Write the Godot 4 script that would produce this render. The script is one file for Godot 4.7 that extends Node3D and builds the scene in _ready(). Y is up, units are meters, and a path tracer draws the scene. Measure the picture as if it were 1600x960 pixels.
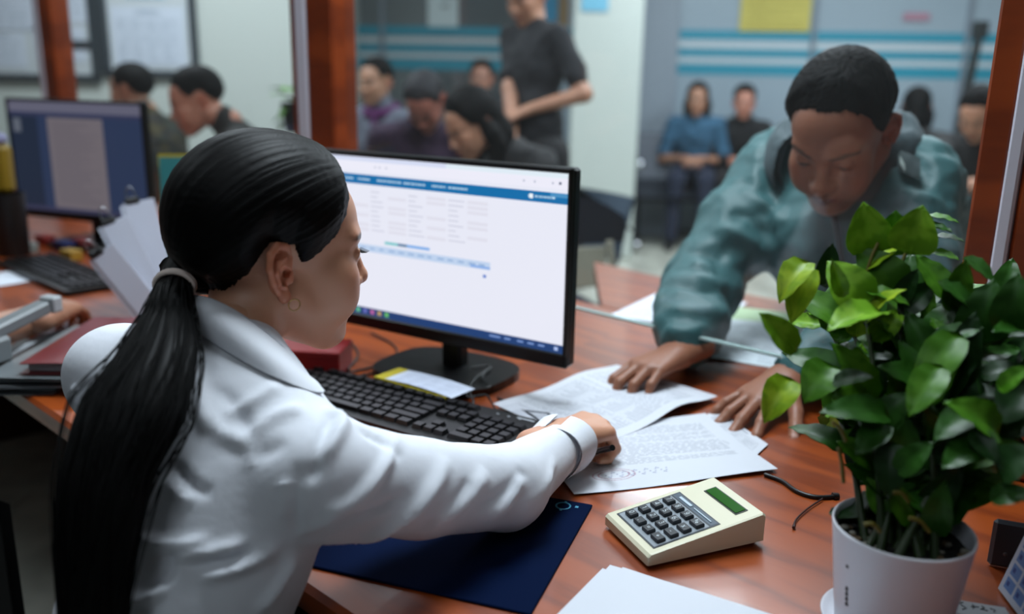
extends Node3D
# A service counter: a clerk in a white shirt reaches across her desk towards a customer in a teal jacket.
# World: y up, metres. The camera stands over x = z = 0. Counter frame: x along the glass, z from the glass towards the clerk.

const CAM_HEIGHT := 1.25
const DESK := 0.75
const FOCAL := 1383.0
const PITCH := 0.25482
const ROLL := 0.01885
const BENCH_O := Vector3(0.115, 0.75, -1.621)

var cam_basis := Basis()
var counter_basis := Basis()
var taken := {}
var mats := {}
var rng := RandomNumberGenerator.new()


# ------------------------------------------------------------------ places
func px(x: float, y: float, depth: float) -> Vector3:   # a pixel of the photograph at a distance along the view
	return Vector3(0, CAM_HEIGHT, 0) + cam_basis * Vector3((x - 800.0) / FOCAL, (480.0 - y) / FOCAL, -1.0) * depth


func on(x: float, y: float, height: float) -> Vector3:   # a pixel of the photograph on a level surface
	var d := cam_basis * Vector3((x - 800.0) / FOCAL, (480.0 - y) / FOCAL, -1.0)
	return Vector3(0, CAM_HEIGHT, 0) + d * ((height - CAM_HEIGHT) / d.y)


func bench(x: float, y: float, z: float) -> Vector3:
	return BENCH_O + counter_basis * Vector3(x, y, z)


func heading(dx: float, dz: float) -> Basis:   # local x along (dx, dz)
	var u := Vector3(dx, 0, dz).normalized()
	return Basis(u, Vector3.UP, u.cross(Vector3.UP))


# ------------------------------------------------------------------ nodes
func numbered(called: String) -> String:
	if not taken.has(called):
		taken[called] = 0
		return called
	taken[called] += 1
	return "%s_%03d" % [called, taken[called]]


func tag(o: Node3D, label: String, category := "", group := "", kind := "") -> Node3D:
	if label: o.set_meta("label", label)
	if category: o.set_meta("category", category)
	if group: o.set_meta("group", group)
	if kind: o.set_meta("kind", kind)
	return o


func thing(called: String, label: String, category: String, where: Transform3D, group := "") -> Node3D:
	var o := Node3D.new()
	o.name = numbered(called)
	add_child(o)
	o.transform = where
	tag(o, label, category, group)
	return o


func put(called: String, mesh: Mesh, m: Material, parent: Node3D, where := Transform3D()) -> MeshInstance3D:
	var o := MeshInstance3D.new()
	o.name = called
	o.mesh = mesh
	o.material_override = m
	o.transform = where
	parent.add_child(o, true)
	return o


func structure(called: String, mesh: Mesh, m: Material, label: String, category: String, where := Transform3D()) -> MeshInstance3D:
	var o := MeshInstance3D.new()
	o.name = numbered(called)
	o.mesh = mesh
	o.material_override = m
	o.transform = where
	add_child(o)
	tag(o, label, category, "", "structure")
	return o


# ------------------------------------------------------------------ materials
func mat(key: String, c := Color.WHITE, rough := 0.6, metal := 0.0) -> StandardMaterial3D:
	if mats.has(key):
		return mats[key]
	var m := StandardMaterial3D.new()
	m.resource_name = key
	m.albedo_color = c
	m.roughness = rough
	m.metallic = metal
	mats[key] = m
	return m


func noise_tex(freq: float, size := 256, octaves := 4, as_normal := false, strength := 4.0, kind := FastNoiseLite.TYPE_SIMPLEX_SMOOTH, ramp: Gradient = null) -> NoiseTexture2D:
	var n := FastNoiseLite.new()
	n.noise_type = kind
	n.frequency = freq
	n.fractal_octaves = octaves
	n.seed = 7
	var t := NoiseTexture2D.new()
	t.width = size
	t.height = size
	t.seamless = true
	t.noise = n
	t.as_normal_map = as_normal
	t.bump_strength = strength
	if ramp: t.color_ramp = ramp
	return t


func ramp2(a: Color, b: Color, p := 0.3, q := 0.7) -> Gradient:
	var g := Gradient.new()
	g.offsets = PackedFloat32Array([p, q])
	g.colors = PackedColorArray([a, b])
	return g


func bumpy(m: StandardMaterial3D, freq: float, depth_cm: float, scale: float, octaves := 4) -> StandardMaterial3D:
	m.heightmap_enabled = true
	m.heightmap_texture = noise_tex(freq, 256, octaves)
	m.heightmap_scale = depth_cm
	m.uv1_triplanar = true
	m.uv1_scale = Vector3.ONE * scale
	return m


func wood_image(w: int, h: int, base: Color, dark: Color, light: Color) -> ImageTexture:
	var im := Image.create(w, h, false, Image.FORMAT_RGB8)
	var a := FastNoiseLite.new()
	a.seed = 3
	a.frequency = 0.012
	var b := FastNoiseLite.new()
	b.seed = 11
	b.frequency = 0.05
	for y in h:
		for x in w:
			var warp := a.get_noise_2d(x * 0.25, y * 1.6) * 26.0
			var ring := sin((y + warp) * 0.11 + a.get_noise_2d(x * 0.1, y * 0.6 + 300.0) * 5.0) * 0.5 + 0.5
			var fibre := b.get_noise_2d(x * 0.22, y * 5.0) * 0.5 + 0.5
			var c := base.lerp(dark, ring * ring * 0.55).lerp(light, fibre * 0.3)
			im.set_pixel(x, y, c)
	return ImageTexture.create_from_image(im)


func print_page(w: int, h: int, ink: Color, paper: Color, style: int, seed_no: int) -> ImageTexture:   # a printed or written form
	var r := RandomNumberGenerator.new()
	r.seed = seed_no
	var im := Image.create(w, h, false, Image.FORMAT_RGB8)
	im.fill(paper)
	var soft := paper.lerp(ink, 0.55)
	var y := int(h * (0.06 if style != 3 else 0.2))
	if style != 3:
		for k in 2:
			var ww := int(w * r.randf_range(0.25, 0.4))
			im.fill_rect(Rect2i(int(w * 0.5 - ww * 0.5), y, ww, 3), ink)
			y += 9
		y += 6
	while y < h * (0.93 if style != 2 else 0.7):
		if style == 1 and r.randf() < 0.16:     # a ruled table
			var rows := r.randi_range(3, 6)
			for k in rows + 1:
				im.fill_rect(Rect2i(int(w * 0.09), y + k * 9, int(w * 0.82), 1), soft)
			for k in 5:
				im.fill_rect(Rect2i(int(w * (0.09 + 0.205 * k)), y, 1, rows * 9), soft)
			for k in rows:
				for q in 4:
					im.fill_rect(Rect2i(int(w * (0.1 + 0.205 * q)), y + k * 9 + 3, int(w * r.randf_range(0.05, 0.16)), 2), soft)
			y += rows * 9 + 8
			continue
		var x := int(w * (0.09 if style != 3 else 0.45)) + (r.randi_range(0, 14) if r.randf() < 0.3 else 0)
		var stop := int(w * (0.92 if r.randf() < 0.75 else r.randf_range(0.35, 0.8)))
		while x < stop:
			var ww := r.randi_range(4, 17)
			im.fill_rect(Rect2i(x, y, mini(ww, stop - x), 2 if style != 3 else 3), soft if style != 3 else ink)
			x += ww + r.randi_range(2, 4)
		y += 6 if style != 3 else 15
	if style == 2:      # a red stamp and a signature
		for k in 60:
			var t := TAU * k / 60.0
			for q in 2:
				im.fill_rect(Rect2i(int(w * 0.24 + cos(t) * (26 - q * 7)), int(h * 0.8 + sin(t) * (26 - q * 7)), 2, 2), Color(0.82, 0.62, 0.66))
		for k in 40:
			im.fill_rect(Rect2i(int(w * 0.2 + k * 2), int(h * 0.8 + sin(k * 0.9) * 12.0), 2, 2), Color(0.25, 0.28, 0.55))
	return ImageTexture.create_from_image(im)


# ------------------------------------------------------------------ meshes
class Shape:
	var v := PackedVector3Array()
	var n := PackedVector3Array()
	var uv := PackedVector2Array()
	var c := PackedColorArray()
	var i := PackedInt32Array()
	var t := Transform3D()
	var col := Color.WHITE

	func vert(p: Vector3, nn: Vector3, u := Vector2.ZERO) -> int:
		v.append(t * p)
		n.append((t.basis * nn).normalized())
		uv.append(u)
		c.append(col)
		return v.size() - 1

	func face(a: int, b: int, d: int) -> void:      # counter-clockwise seen from outside
		i.append(a); i.append(d); i.append(b)

	func quad(a: Vector3, b: Vector3, d: Vector3, e: Vector3) -> void:
		var nn := (b - a).cross(e - a)
		if nn.length_squared() < 1e-16: nn = (d - b).cross(e - b)
		nn = nn.normalized()
		var k := vert(a, nn, Vector2(0, 1))
		vert(b, nn, Vector2(1, 1)); vert(d, nn, Vector2(1, 0)); vert(e, nn, Vector2(0, 0))
		face(k, k + 1, k + 2); face(k, k + 2, k + 3)

	func tri(a: Vector3, b: Vector3, d: Vector3) -> void:
		var nn := (b - a).cross(d - a).normalized()
		var k := vert(a, nn); vert(b, nn); vert(d, nn)
		face(k, k + 1, k + 2)

	func box(at: Vector3, size: Vector3, bevel := 0.0) -> Shape:
		var h := size * 0.5
		var b := minf(bevel, minf(h.x, minf(h.y, h.z)) * 0.95)
		var ax := [Vector3.RIGHT, Vector3.UP, Vector3.BACK]
		for k in 3:
			for s: float in [-1.0, 1.0]:
				var o: Vector3 = ax[k] * s
				var p: Vector3 = ax[(k + 1) % 3] * s
				var q: Vector3 = ax[(k + 2) % 3]
				var hp := absf(p.dot(h)) - b
				var hq := absf(q.dot(h)) - b
				var m := at + o * absf(o.dot(h))
				quad(m - p * hp - q * hq, m + p * hp - q * hq, m + p * hp + q * hq, m - p * hp + q * hq)
		if b > 0.0:
			for k in 3:
				var w: Vector3 = ax[k]
				var p: Vector3 = ax[(k + 1) % 3]
				var q: Vector3 = ax[(k + 2) % 3]
				var hw := w.dot(h) - b
				var hp := p.dot(h)
				var hq := q.dot(h)
				for s: float in [-1.0, 1.0]:
					for r: float in [-1.0, 1.0]:
						var e1 := at + p * s * hp + q * r * (hq - b)
						var e2 := at + p * s * (hp - b) + q * r * hq
						if s * r > 0.0:
							quad(e1 - w * hw, e2 - w * hw, e2 + w * hw, e1 + w * hw)
						else:
							quad(e2 - w * hw, e1 - w * hw, e1 + w * hw, e2 + w * hw)
			for sx: float in [-1.0, 1.0]:
				for sy: float in [-1.0, 1.0]:
					for sz: float in [-1.0, 1.0]:
						var s := Vector3(sx, sy, sz)
						var p1 := at + s * (h - Vector3(0, b, b))
						var p2 := at + s * (h - Vector3(b, 0, b))
						var p3 := at + s * (h - Vector3(b, b, 0))
						if sx * sy * sz > 0.0: tri(p1, p2, p3)
						else: tri(p1, p3, p2)
		return self

	func tube(pts: PackedVector3Array, radii: PackedFloat32Array, sides := 8, flat := 1.0, caps := true) -> Shape:
		var m := pts.size()
		var prev := Vector3.ZERO
		var first := v.size()
		var run := 0.0
		for k in m:
			var d := (pts[mini(k + 1, m - 1)] - pts[maxi(k - 1, 0)]).normalized()
			if k == 0:
				prev = d.cross(Vector3.UP if absf(d.y) < 0.9 else Vector3.RIGHT).normalized()
			else:
				run += (pts[k] - pts[k - 1]).length()
			var a := (prev - d * prev.dot(d)).normalized()
			var b := d.cross(a)
			prev = a
			var r := radii[mini(k, radii.size() - 1)]
			for s in sides + 1:
				var an := TAU * s / sides
				var e := a * cos(an) + b * sin(an) * flat
				var nn := a * cos(an) * flat + b * sin(an)
				vert(pts[k] + e * r, nn, Vector2(float(s) / sides, run))
		for k in m - 1:
			for s in sides:
				var p := first + k * (sides + 1) + s
				face(p, p + 1, p + sides + 2); face(p, p + sides + 2, p + sides + 1)
		if caps:
			for e in 2:
				var k: int = 0 if e == 0 else m - 1
				var d := (pts[1] - pts[0]) * -1.0 if e == 0 else pts[m - 1] - pts[m - 2]
				var mid := vert(pts[k], d.normalized())
				var ring := first + k * (sides + 1)
				var st := v.size()
				for s in sides + 1:
					v.append(v[ring + s]); n.append((t.basis * d).normalized()); uv.append(Vector2.ZERO); c.append(col)
				for s in sides:
					if e == 0: face(mid, st + s + 1, st + s)
					else: face(mid, st + s, st + s + 1)
		return self

	func lathe(profile: PackedVector2Array, sides := 40) -> Shape:     # (radius, height) from bottom to top on the outside
		var m := profile.size()
		var first := v.size()
		for k in m:
			var d := profile[mini(k + 1, m - 1)] - profile[maxi(k - 1, 0)]
			var nn := Vector2(d.y, -d.x).normalized()
			for s in sides + 1:
				var an := TAU * s / sides
				vert(Vector3(cos(an) * profile[k].x, profile[k].y, sin(an) * profile[k].x), Vector3(cos(an) * nn.x, nn.y, sin(an) * nn.x), Vector2(float(s) / sides, float(k) / m))
		for k in m - 1:
			for s in sides:
				var p := first + k * (sides + 1) + s
				face(p, p + sides + 2, p + 1); face(p, p + sides + 1, p + sides + 2)
		return self

	func prism(poly: PackedVector2Array, y0: float, y1: float) -> Shape:     # outline in x and z, between two heights
		var q := poly
		if Geometry2D.is_polygon_clockwise(q):
			q = q.duplicate(); q.reverse()
		var ix := Geometry2D.triangulate_polygon(q)
		var lo := Vector2(1e9, 1e9)
		var hi := -lo
		for p in q:
			lo = lo.min(p); hi = hi.max(p)
		for side in 2:
			var st := v.size()
			for p in q:
				vert(Vector3(p.x, y1 if side else y0, p.y), Vector3.UP if side else Vector3.DOWN, (p - lo) / (hi - lo))
			for k in range(0, ix.size(), 3):
				var a := q[ix[k]]
				var up := (q[ix[k + 1]] - a).cross(q[ix[k + 2]] - a) < 0.0
				if up == (side == 1): face(st + ix[k], st + ix[k + 1], st + ix[k + 2])
				else: face(st + ix[k], st + ix[k + 2], st + ix[k + 1])
		for k in q.size():
			var a := q[k]
			var b := q[(k + 1) % q.size()]
			var ccw := Geometry2D.is_polygon_clockwise(q)
			if ccw: quad(Vector3(a.x, y0, a.y), Vector3(b.x, y0, b.y), Vector3(b.x, y1, b.y), Vector3(a.x, y1, a.y))
			else: quad(Vector3(b.x, y0, b.y), Vector3(a.x, y0, a.y), Vector3(a.x, y1, a.y), Vector3(b.x, y1, b.y))
		return self

	func sheet(nu: int, nv: int, f: Callable, thick := 0.0) -> Shape:     # f(u, v) -> Vector3; two faces when thick
		var p := PackedVector3Array()
		for b in nv + 1:
			for a in nu + 1:
				p.append(f.call(float(a) / nu, float(b) / nv))
		var w := nu + 1
		for side in (2 if thick > 0.0 else 1):
			var st := v.size()
			for b in nv + 1:
				for a in nu + 1:
					var du := p[b * w + mini(a + 1, nu)] - p[b * w + maxi(a - 1, 0)]
					var dv := p[mini(b + 1, nv) * w + a] - p[maxi(b - 1, 0) * w + a]
					var nn := dv.cross(du).normalized()
					vert(p[b * w + a] + (nn * -thick if side else Vector3.ZERO), -nn if side else nn, Vector2(float(a) / nu, float(b) / nv))
			for b in nv:
				for a in nu:
					var k := st + b * w + a
					if side: 
						face(k, k + 1, k + w + 1); face(k, k + w + 1, k + w)
					else:
						face(k, k + w + 1, k + 1); face(k, k + w, k + w + 1)
		return self

	func mesh() -> ArrayMesh:
		var m := ArrayMesh.new()
		var arr := []
		arr.resize(Mesh.ARRAY_MAX)
		arr[Mesh.ARRAY_VERTEX] = v
		arr[Mesh.ARRAY_NORMAL] = n
		arr[Mesh.ARRAY_TEX_UV] = uv
		arr[Mesh.ARRAY_COLOR] = c
		arr[Mesh.ARRAY_INDEX] = i
		m.add_surface_from_arrays(Mesh.PRIMITIVE_TRIANGLES, arr)
		return m


func box_mesh(size: Vector3, bevel := 0.0, at := Vector3.ZERO) -> ArrayMesh:
	return Shape.new().box(at, size, bevel).mesh()


func tube_mesh(pts: Array, r: Array, sides := 8) -> ArrayMesh:
	return Shape.new().tube(PackedVector3Array(pts), PackedFloat32Array(r), sides).mesh()


func curve(pts: Array, steps: int) -> PackedVector3Array:     # Catmull-Rom through the points
	var out := PackedVector3Array()
	var m := pts.size()
	for k in m - 1:
		for s in steps:
			var a: Vector3 = pts[maxi(k - 1, 0)]
			var b: Vector3 = pts[k]
			var c: Vector3 = pts[k + 1]
			var d: Vector3 = pts[mini(k + 2, m - 1)]
			out.append(b.cubic_interpolate(c, a, d, float(s) / steps))
	out.append(pts[m - 1])
	return out


# ------------------------------------------------------------------ bodies: a distance field on a grid, meshed as surface nets
class Field:
	var lo: Vector3
	var cell: float
	var nx: int
	var ny: int
	var nz: int
	var g: PackedFloat32Array

	func _init(from: Vector3, to: Vector3, size: float) -> void:
		lo = from; cell = size
		nx = int((to.x - from.x) / size) + 2
		ny = int((to.y - from.y) / size) + 2
		nz = int((to.z - from.z) / size) + 2
		g.resize(nx * ny * nz)
		g.fill(1.0)

	func span(a: Vector3, b: Vector3) -> PackedInt32Array:
		var p := (a - lo) / cell
		var q := (b - lo) / cell
		return PackedInt32Array([clampi(int(p.x), 0, nx), clampi(int(q.x) + 2, 0, nx), clampi(int(p.y), 0, ny), clampi(int(q.y) + 2, 0, ny), clampi(int(p.z), 0, nz), clampi(int(q.z) + 2, 0, nz)])

	func cap(a: Vector3, b: Vector3, ra: float, rb: float, k := 0.01) -> Field:
		var m := Vector3.ONE * (maxf(ra, rb) + k + cell * 2.5)
		var s := span(a.min(b) - m, a.max(b) + m)
		var ba := b - a
		var inv := 1.0 / maxf(ba.length_squared(), 1e-9)
		var dr := rb - ra
		for z in range(s[4], s[5]):
			for y in range(s[2], s[3]):
				var at := (z * ny + y) * nx
				var q := lo + Vector3(0, y, z) * cell - a
				for x in range(s[0], s[1]):
					q.x = lo.x + x * cell - a.x
					var h := clampf(q.dot(ba) * inv, 0.0, 1.0)
					var d := (q - ba * h).length() - ra - dr * h
					var cur := g[at + x]
					if d < cur + k:
						var e := maxf(k - absf(cur - d), 0.0)
						g[at + x] = minf(cur, d) - e * e * 0.25 / k
		return self

	func ell(c: Vector3, r: Vector3, k := 0.01, turn := Basis()) -> Field:
		var m := Vector3.ONE * (maxf(r.x, maxf(r.y, r.z)) + k + cell * 2.5)
		var s := span(c - m, c + m)
		var inv := turn.inverse()
		var ir := Vector3(1.0 / r.x, 1.0 / r.y, 1.0 / r.z)
		for z in range(s[4], s[5]):
			for y in range(s[2], s[3]):
				var at := (z * ny + y) * nx
				var q := lo + Vector3(0, y, z) * cell - c
				for x in range(s[0], s[1]):
					q.x = lo.x + x * cell - c.x
					var p := (inv * q) * ir
					var k0 := p.length()
					var d := k0 * (k0 - 1.0) / maxf((p * ir).length(), 1e-6)
					var cur := g[at + x]
					if d < cur + k:
						var e := maxf(k - absf(cur - d), 0.0)
						g[at + x] = minf(cur, d) - e * e * 0.25 / k
		return self

	func cut(c: Vector3, r: Vector3, k := 0.006, turn := Basis()) -> Field:
		var m := Vector3.ONE * (maxf(r.x, maxf(r.y, r.z)) + k + cell * 2.5)
		var s := span(c - m, c + m)
		var inv := turn.inverse()
		var ir := Vector3(1.0 / r.x, 1.0 / r.y, 1.0 / r.z)
		for z in range(s[4], s[5]):
			for y in range(s[2], s[3]):
				var at := (z * ny + y) * nx
				var q := lo + Vector3(0, y, z) * cell - c
				for x in range(s[0], s[1]):
					q.x = lo.x + x * cell - c.x
					var p := (inv * q) * ir
					var k0 := p.length()
					var d := -k0 * (k0 - 1.0) / maxf((p * ir).length(), 1e-6)
					var cur := g[at + x]
					if d > cur - k:
						var e := maxf(k - absf(cur - d), 0.0)
						g[at + x] = maxf(cur, d) + e * e * 0.25 / k
		return self

	func slice(point: Vector3, normal: Vector3) -> Field:      # keeps what lies behind the plane
		for z in nz:
			for y in ny:
				var at := (z * ny + y) * nx
				for x in nx:
					g[at + x] = maxf(g[at + x], (lo + Vector3(x, y, z) * cell - point).dot(normal))
		return self

	func chain(pts: Array, radii: Array, k := 0.01) -> Field:
		for j in pts.size() - 1:
			cap(pts[j], pts[j + 1], radii[j], radii[j + 1], k)
		return self

	func shape(col := Color.WHITE) -> Shape:
		var out := Shape.new()
		var ids := PackedInt32Array()
		ids.resize(g.size())
		ids.fill(-1)
		var sx := 1
		var sy := nx
		var sz := nx * ny
		var far := cell * 2.6
		var off := PackedInt32Array([0, sx, sy, sx + sy, sz, sx + sz, sy + sz, sx + sy + sz])
		var cells := PackedInt32Array()
		var dd := PackedFloat32Array()
		dd.resize(8)
		for z in nz - 1:
			for y in ny - 1:
				var row := (z * ny + y) * nx
				for x in nx - 1:
					var at := row + x
					if absf(g[at]) > far: continue
					var neg := 0
					for j in 8:
						dd[j] = g[at + off[j]]
						if dd[j] < 0.0: neg += 1
					if neg == 0 or neg == 8: continue
					var p := Vector3.ZERO
					var cnt := 0
					for j in 8:
						for b in 3:
							if j & (1 << b): continue
							var o := j | (1 << b)
							if (dd[j] < 0.0) == (dd[o] < 0.0): continue
							var f := dd[j] / (dd[j] - dd[o])
							var e := Vector3(j & 1, (j >> 1) & 1, (j >> 2) & 1)
							e[b] += f
							p += e
							cnt += 1
					p /= cnt
					var nn := Vector3(dd[1] + dd[3] + dd[5] + dd[7] - dd[0] - dd[2] - dd[4] - dd[6], dd[2] + dd[3] + dd[6] + dd[7] - dd[0] - dd[1] - dd[4] - dd[5], dd[4] + dd[5] + dd[6] + dd[7] - dd[0] - dd[1] - dd[2] - dd[3]).normalized()
					ids[at] = out.v.size()
					out.v.append(lo + (Vector3(x, y, z) + p) * cell)
					out.n.append(nn)
					cells.append(at)
		var axes := PackedInt32Array([sx, sy, sz])
		for at in cells:
			var s0 := g[at] < 0.0
			for b in 3:
				var o := at + axes[b]
				if s0 == (g[o] < 0.0): continue
				var p := axes[(b + 1) % 3]
				var q := axes[(b + 2) % 3]
				if at - p - q < 0: continue
				var i0 := ids[at]
				var i1 := ids[at - p]
				var i2 := ids[at - p - q]
				var i3 := ids[at - q]
				if i1 < 0 or i2 < 0 or i3 < 0: continue
				if s0:
					out.face(i0, i1, i2); out.face(i0, i2, i3)
				else:
					out.face(i0, i2, i1); out.face(i0, i3, i2)
		out.uv.resize(out.v.size())
		out.c.resize(out.v.size())
		out.c.fill(col)
		return out


func join(into: Shape, other: Shape, t := Transform3D()) -> Shape:
	var base := into.v.size()
	if t == Transform3D():
		into.v.append_array(other.v)
		into.n.append_array(other.n)
	else:
		into.v.append_array(t * other.v)
		var turned := Transform3D(t.basis.orthonormalized(), Vector3.ZERO)
		into.n.append_array(turned * other.n)
	into.uv.append_array(other.uv)
	into.c.append_array(other.c)
	for k in other.i:
		into.i.append(base + k)
	return into


func renormal(s: Shape) -> Shape:
	var acc := PackedVector3Array()
	acc.resize(s.v.size())
	for k in range(0, s.i.size(), 3):
		var a := s.i[k]
		var b := s.i[k + 1]
		var d := s.i[k + 2]
		var nn := (s.v[d] - s.v[a]).cross(s.v[b] - s.v[a])
		acc[a] += nn; acc[b] += nn; acc[d] += nn
	for k in acc.size():
		s.n[k] = acc[k].normalized()
	return s


func smooth(s: Shape, times := 1) -> Shape:      # evens out the grid's steps
	for r in times:
		var acc := PackedVector3Array()
		var cnt := PackedInt32Array()
		acc.resize(s.v.size())
		cnt.resize(s.v.size())
		for k in range(0, s.i.size(), 3):
			var a := s.i[k]
			var b := s.i[k + 1]
			var d := s.i[k + 2]
			acc[a] += s.v[b] + s.v[d]
			acc[b] += s.v[a] + s.v[d]
			acc[d] += s.v[a] + s.v[b]
			cnt[a] += 2; cnt[b] += 2; cnt[d] += 2
		for k in acc.size():
			if cnt[k]: s.v[k] = s.v[k].lerp(acc[k] / cnt[k], 0.6)
	return renormal(s)


func strike(f: Field, x: float, y: float, near: float, far: float) -> float:      # how far along the view a body's surface lies; 0 where it is missed
	var t := near
	while t < far:
		var q := (px(x, y, t) - f.lo) / f.cell
		var d := 0.02
		if q.x > 0.0 and q.y > 0.0 and q.z > 0.0 and q.x < f.nx - 1 and q.y < f.ny - 1 and q.z < f.nz - 1:
			d = sample(f, px(x, y, t))
			if d < 0.001: return t
		t += clampf(d * 0.8, 0.002, 0.02)
	return 0.0


func crease(s: Shape, folds: Array) -> Shape:     # each fold: [points, height, width]; a ridge (or groove) across a surface that fades to both ends
	for f in folds:
		var pts: PackedVector3Array = f[0]
		var amp: float = f[1]
		var w: float = f[2]
		var lo := pts[0]
		var hi := pts[0]
		for p in pts:
			lo = lo.min(p); hi = hi.max(p)
		var box := AABB(lo, hi - lo).grow(w * 3.0)
		var total := float(pts.size() - 1)
		for k in s.v.size():
			var p := s.v[k]
			if not box.has_point(p): continue
			var best := 1e9
			var along := 0.0
			for j in pts.size() - 1:
				var ba := pts[j + 1] - pts[j]
				var h := clampf((p - pts[j]).dot(ba) / ba.length_squared(), 0.0, 1.0)
				var d := (p - pts[j] - ba * h).length_squared()
				if d < best:
					best = d
					along = (j + h) / total
			var q := best / (w * w)
			if q > 8.0: continue
			var fade := minf(1.0, minf(along, 1.0 - along) * 4.0 + 0.05)
			s.v[k] = p + s.n[k] * (amp * exp(-q) * fade)
	return s


func ruffle(s: Shape, freq: float, amp: float, seed_no := 1, stretch := Vector3.ONE) -> Shape:
	var n := FastNoiseLite.new()
	n.seed = seed_no
	n.frequency = freq
	n.fractal_octaves = 3
	for k in s.v.size():
		s.v[k] += s.n[k] * (n.get_noise_3dv(s.v[k] * stretch) * amp)
	return s


func dab(s: Shape, at: Vector3, r: Vector3, col: Color, turn := Basis(), hard := 3.0) -> Shape:     # pigment: lips, brows, nails, stubble
	var inv := turn.inverse()
	for k in s.v.size():
		var q := (inv * (s.v[k] - at)) / r
		var d := q.length_squared()
		if d < 1.0:
			s.c[k] = s.c[k].lerp(col, minf(1.0, (1.0 - d) * hard) * col.a)
	return s


# ------------------------------------------------------------------ camera, light, room
func set_up() -> void:
	rng.seed = 20
	var pitch := Basis(Vector3.RIGHT, Vector3(0, cos(PITCH), -sin(PITCH)), Vector3(0, sin(PITCH), cos(PITCH)))
	cam_basis = Basis(pitch.x * cos(ROLL) + pitch.y * sin(ROLL), pitch.y * cos(ROLL) - pitch.x * sin(ROLL), pitch.z)
	counter_basis = heading(0.733, 0.68)
	var cam := Camera3D.new()
	cam.name = "camera"
	add_child(cam)
	cam.transform = Transform3D(cam_basis, Vector3(0, CAM_HEIGHT, 0))
	var lens := CameraAttributesPhysical.new()
	lens.frustum_focal_length = 34.575
	lens.exposure_aperture = 2.45
	lens.frustum_focus_distance = 1.02
	cam.attributes = lens
	cam.fov = rad_to_deg(2.0 * atan(480.0 / FOCAL))
	cam.near = 0.05
	cam.current = true

	var env := Environment.new()
	env.background_mode = Environment.BG_COLOR
	env.background_color = Color(0.02, 0.02, 0.025)
	env.tonemap_mode = Environment.TONE_MAPPER_LINEAR
	env.tonemap_exposure = 1.0
	env.sdfgi_enabled = true
	env.ssao_enabled = true
	env.ssil_enabled = true
	var w := WorldEnvironment.new()
	w.name = "surroundings"
	w.environment = env
	add_child(w)

	# ceiling fittings: [x, z, along x, along z, energy]
	# and what each hangs over
	for f in [[0.0, -1.6, 0.6, 1.2, 6.6, "over the clerk's desk"], [-2.3, -1.9, 0.6, 0.6, 1.0, "over the far desk"], [-0.7, 0.9, 0.6, 1.2, 0.8, "behind the clerk"], [1.1, -3.4, 0.6, 1.2, 5.0, "over the customers' side of the counter"], [-1.8, -4.3, 1.2, 0.6, 6.0, "before the notice boards"], [1.3, -5.4, 1.2, 0.6, 5.0, "before the white column"], [3.0, -4.9, 0.6, 1.2, 6.0, "by the hall's side wall"]]:
		ceiling_light(Vector3(f[0], 2.885, f[1]), Vector2(f[2], f[3]), f[4], f[5])


func ceiling_light(at: Vector3, size: Vector2, energy: float, over: String) -> void:
	var o := thing("ceiling_light", "flush white fluorescent panel " + over, "light", Transform3D(Basis(), at), "ceiling panels")
	put("frame", Shape.new().box(Vector3(0, 0, size.y * 0.5), Vector3(size.x + 0.04, 0.03, 0.02)).box(Vector3(0, 0, -size.y * 0.5), Vector3(size.x + 0.04, 0.03, 0.02)).box(Vector3(size.x * 0.5, 0, 0), Vector3(0.02, 0.03, size.y)).box(Vector3(-size.x * 0.5, 0, 0), Vector3(0.02, 0.03, size.y)).mesh(), mat("light_frame", Color(0.85, 0.86, 0.87), 0.5), o)
	var m := mat("light_diffuser", Color(0.9, 0.95, 1.0), 0.6)
	m.emission_enabled = true
	m.emission = Color(0.9, 0.96, 1.0)
	m.emission_energy_multiplier = 1.5
	put("diffuser", box_mesh(Vector3(size.x - 0.02, 0.012, size.y - 0.02)), m, o, Transform3D(Basis(), Vector3(0, -0.002, 0)))
	var l := AreaLight3D.new()
	l.name = "lamp"
	l.area_size = size * 0.96
	l.light_energy = energy
	l.light_color = Color(0.91, 0.965, 1.0)
	l.area_range = 14.0
	l.shadow_enabled = true
	l.transform = Transform3D(Basis(Vector3.RIGHT, Vector3.FORWARD, Vector3.UP), Vector3(0, -0.03, 0))
	o.add_child(l)


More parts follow.
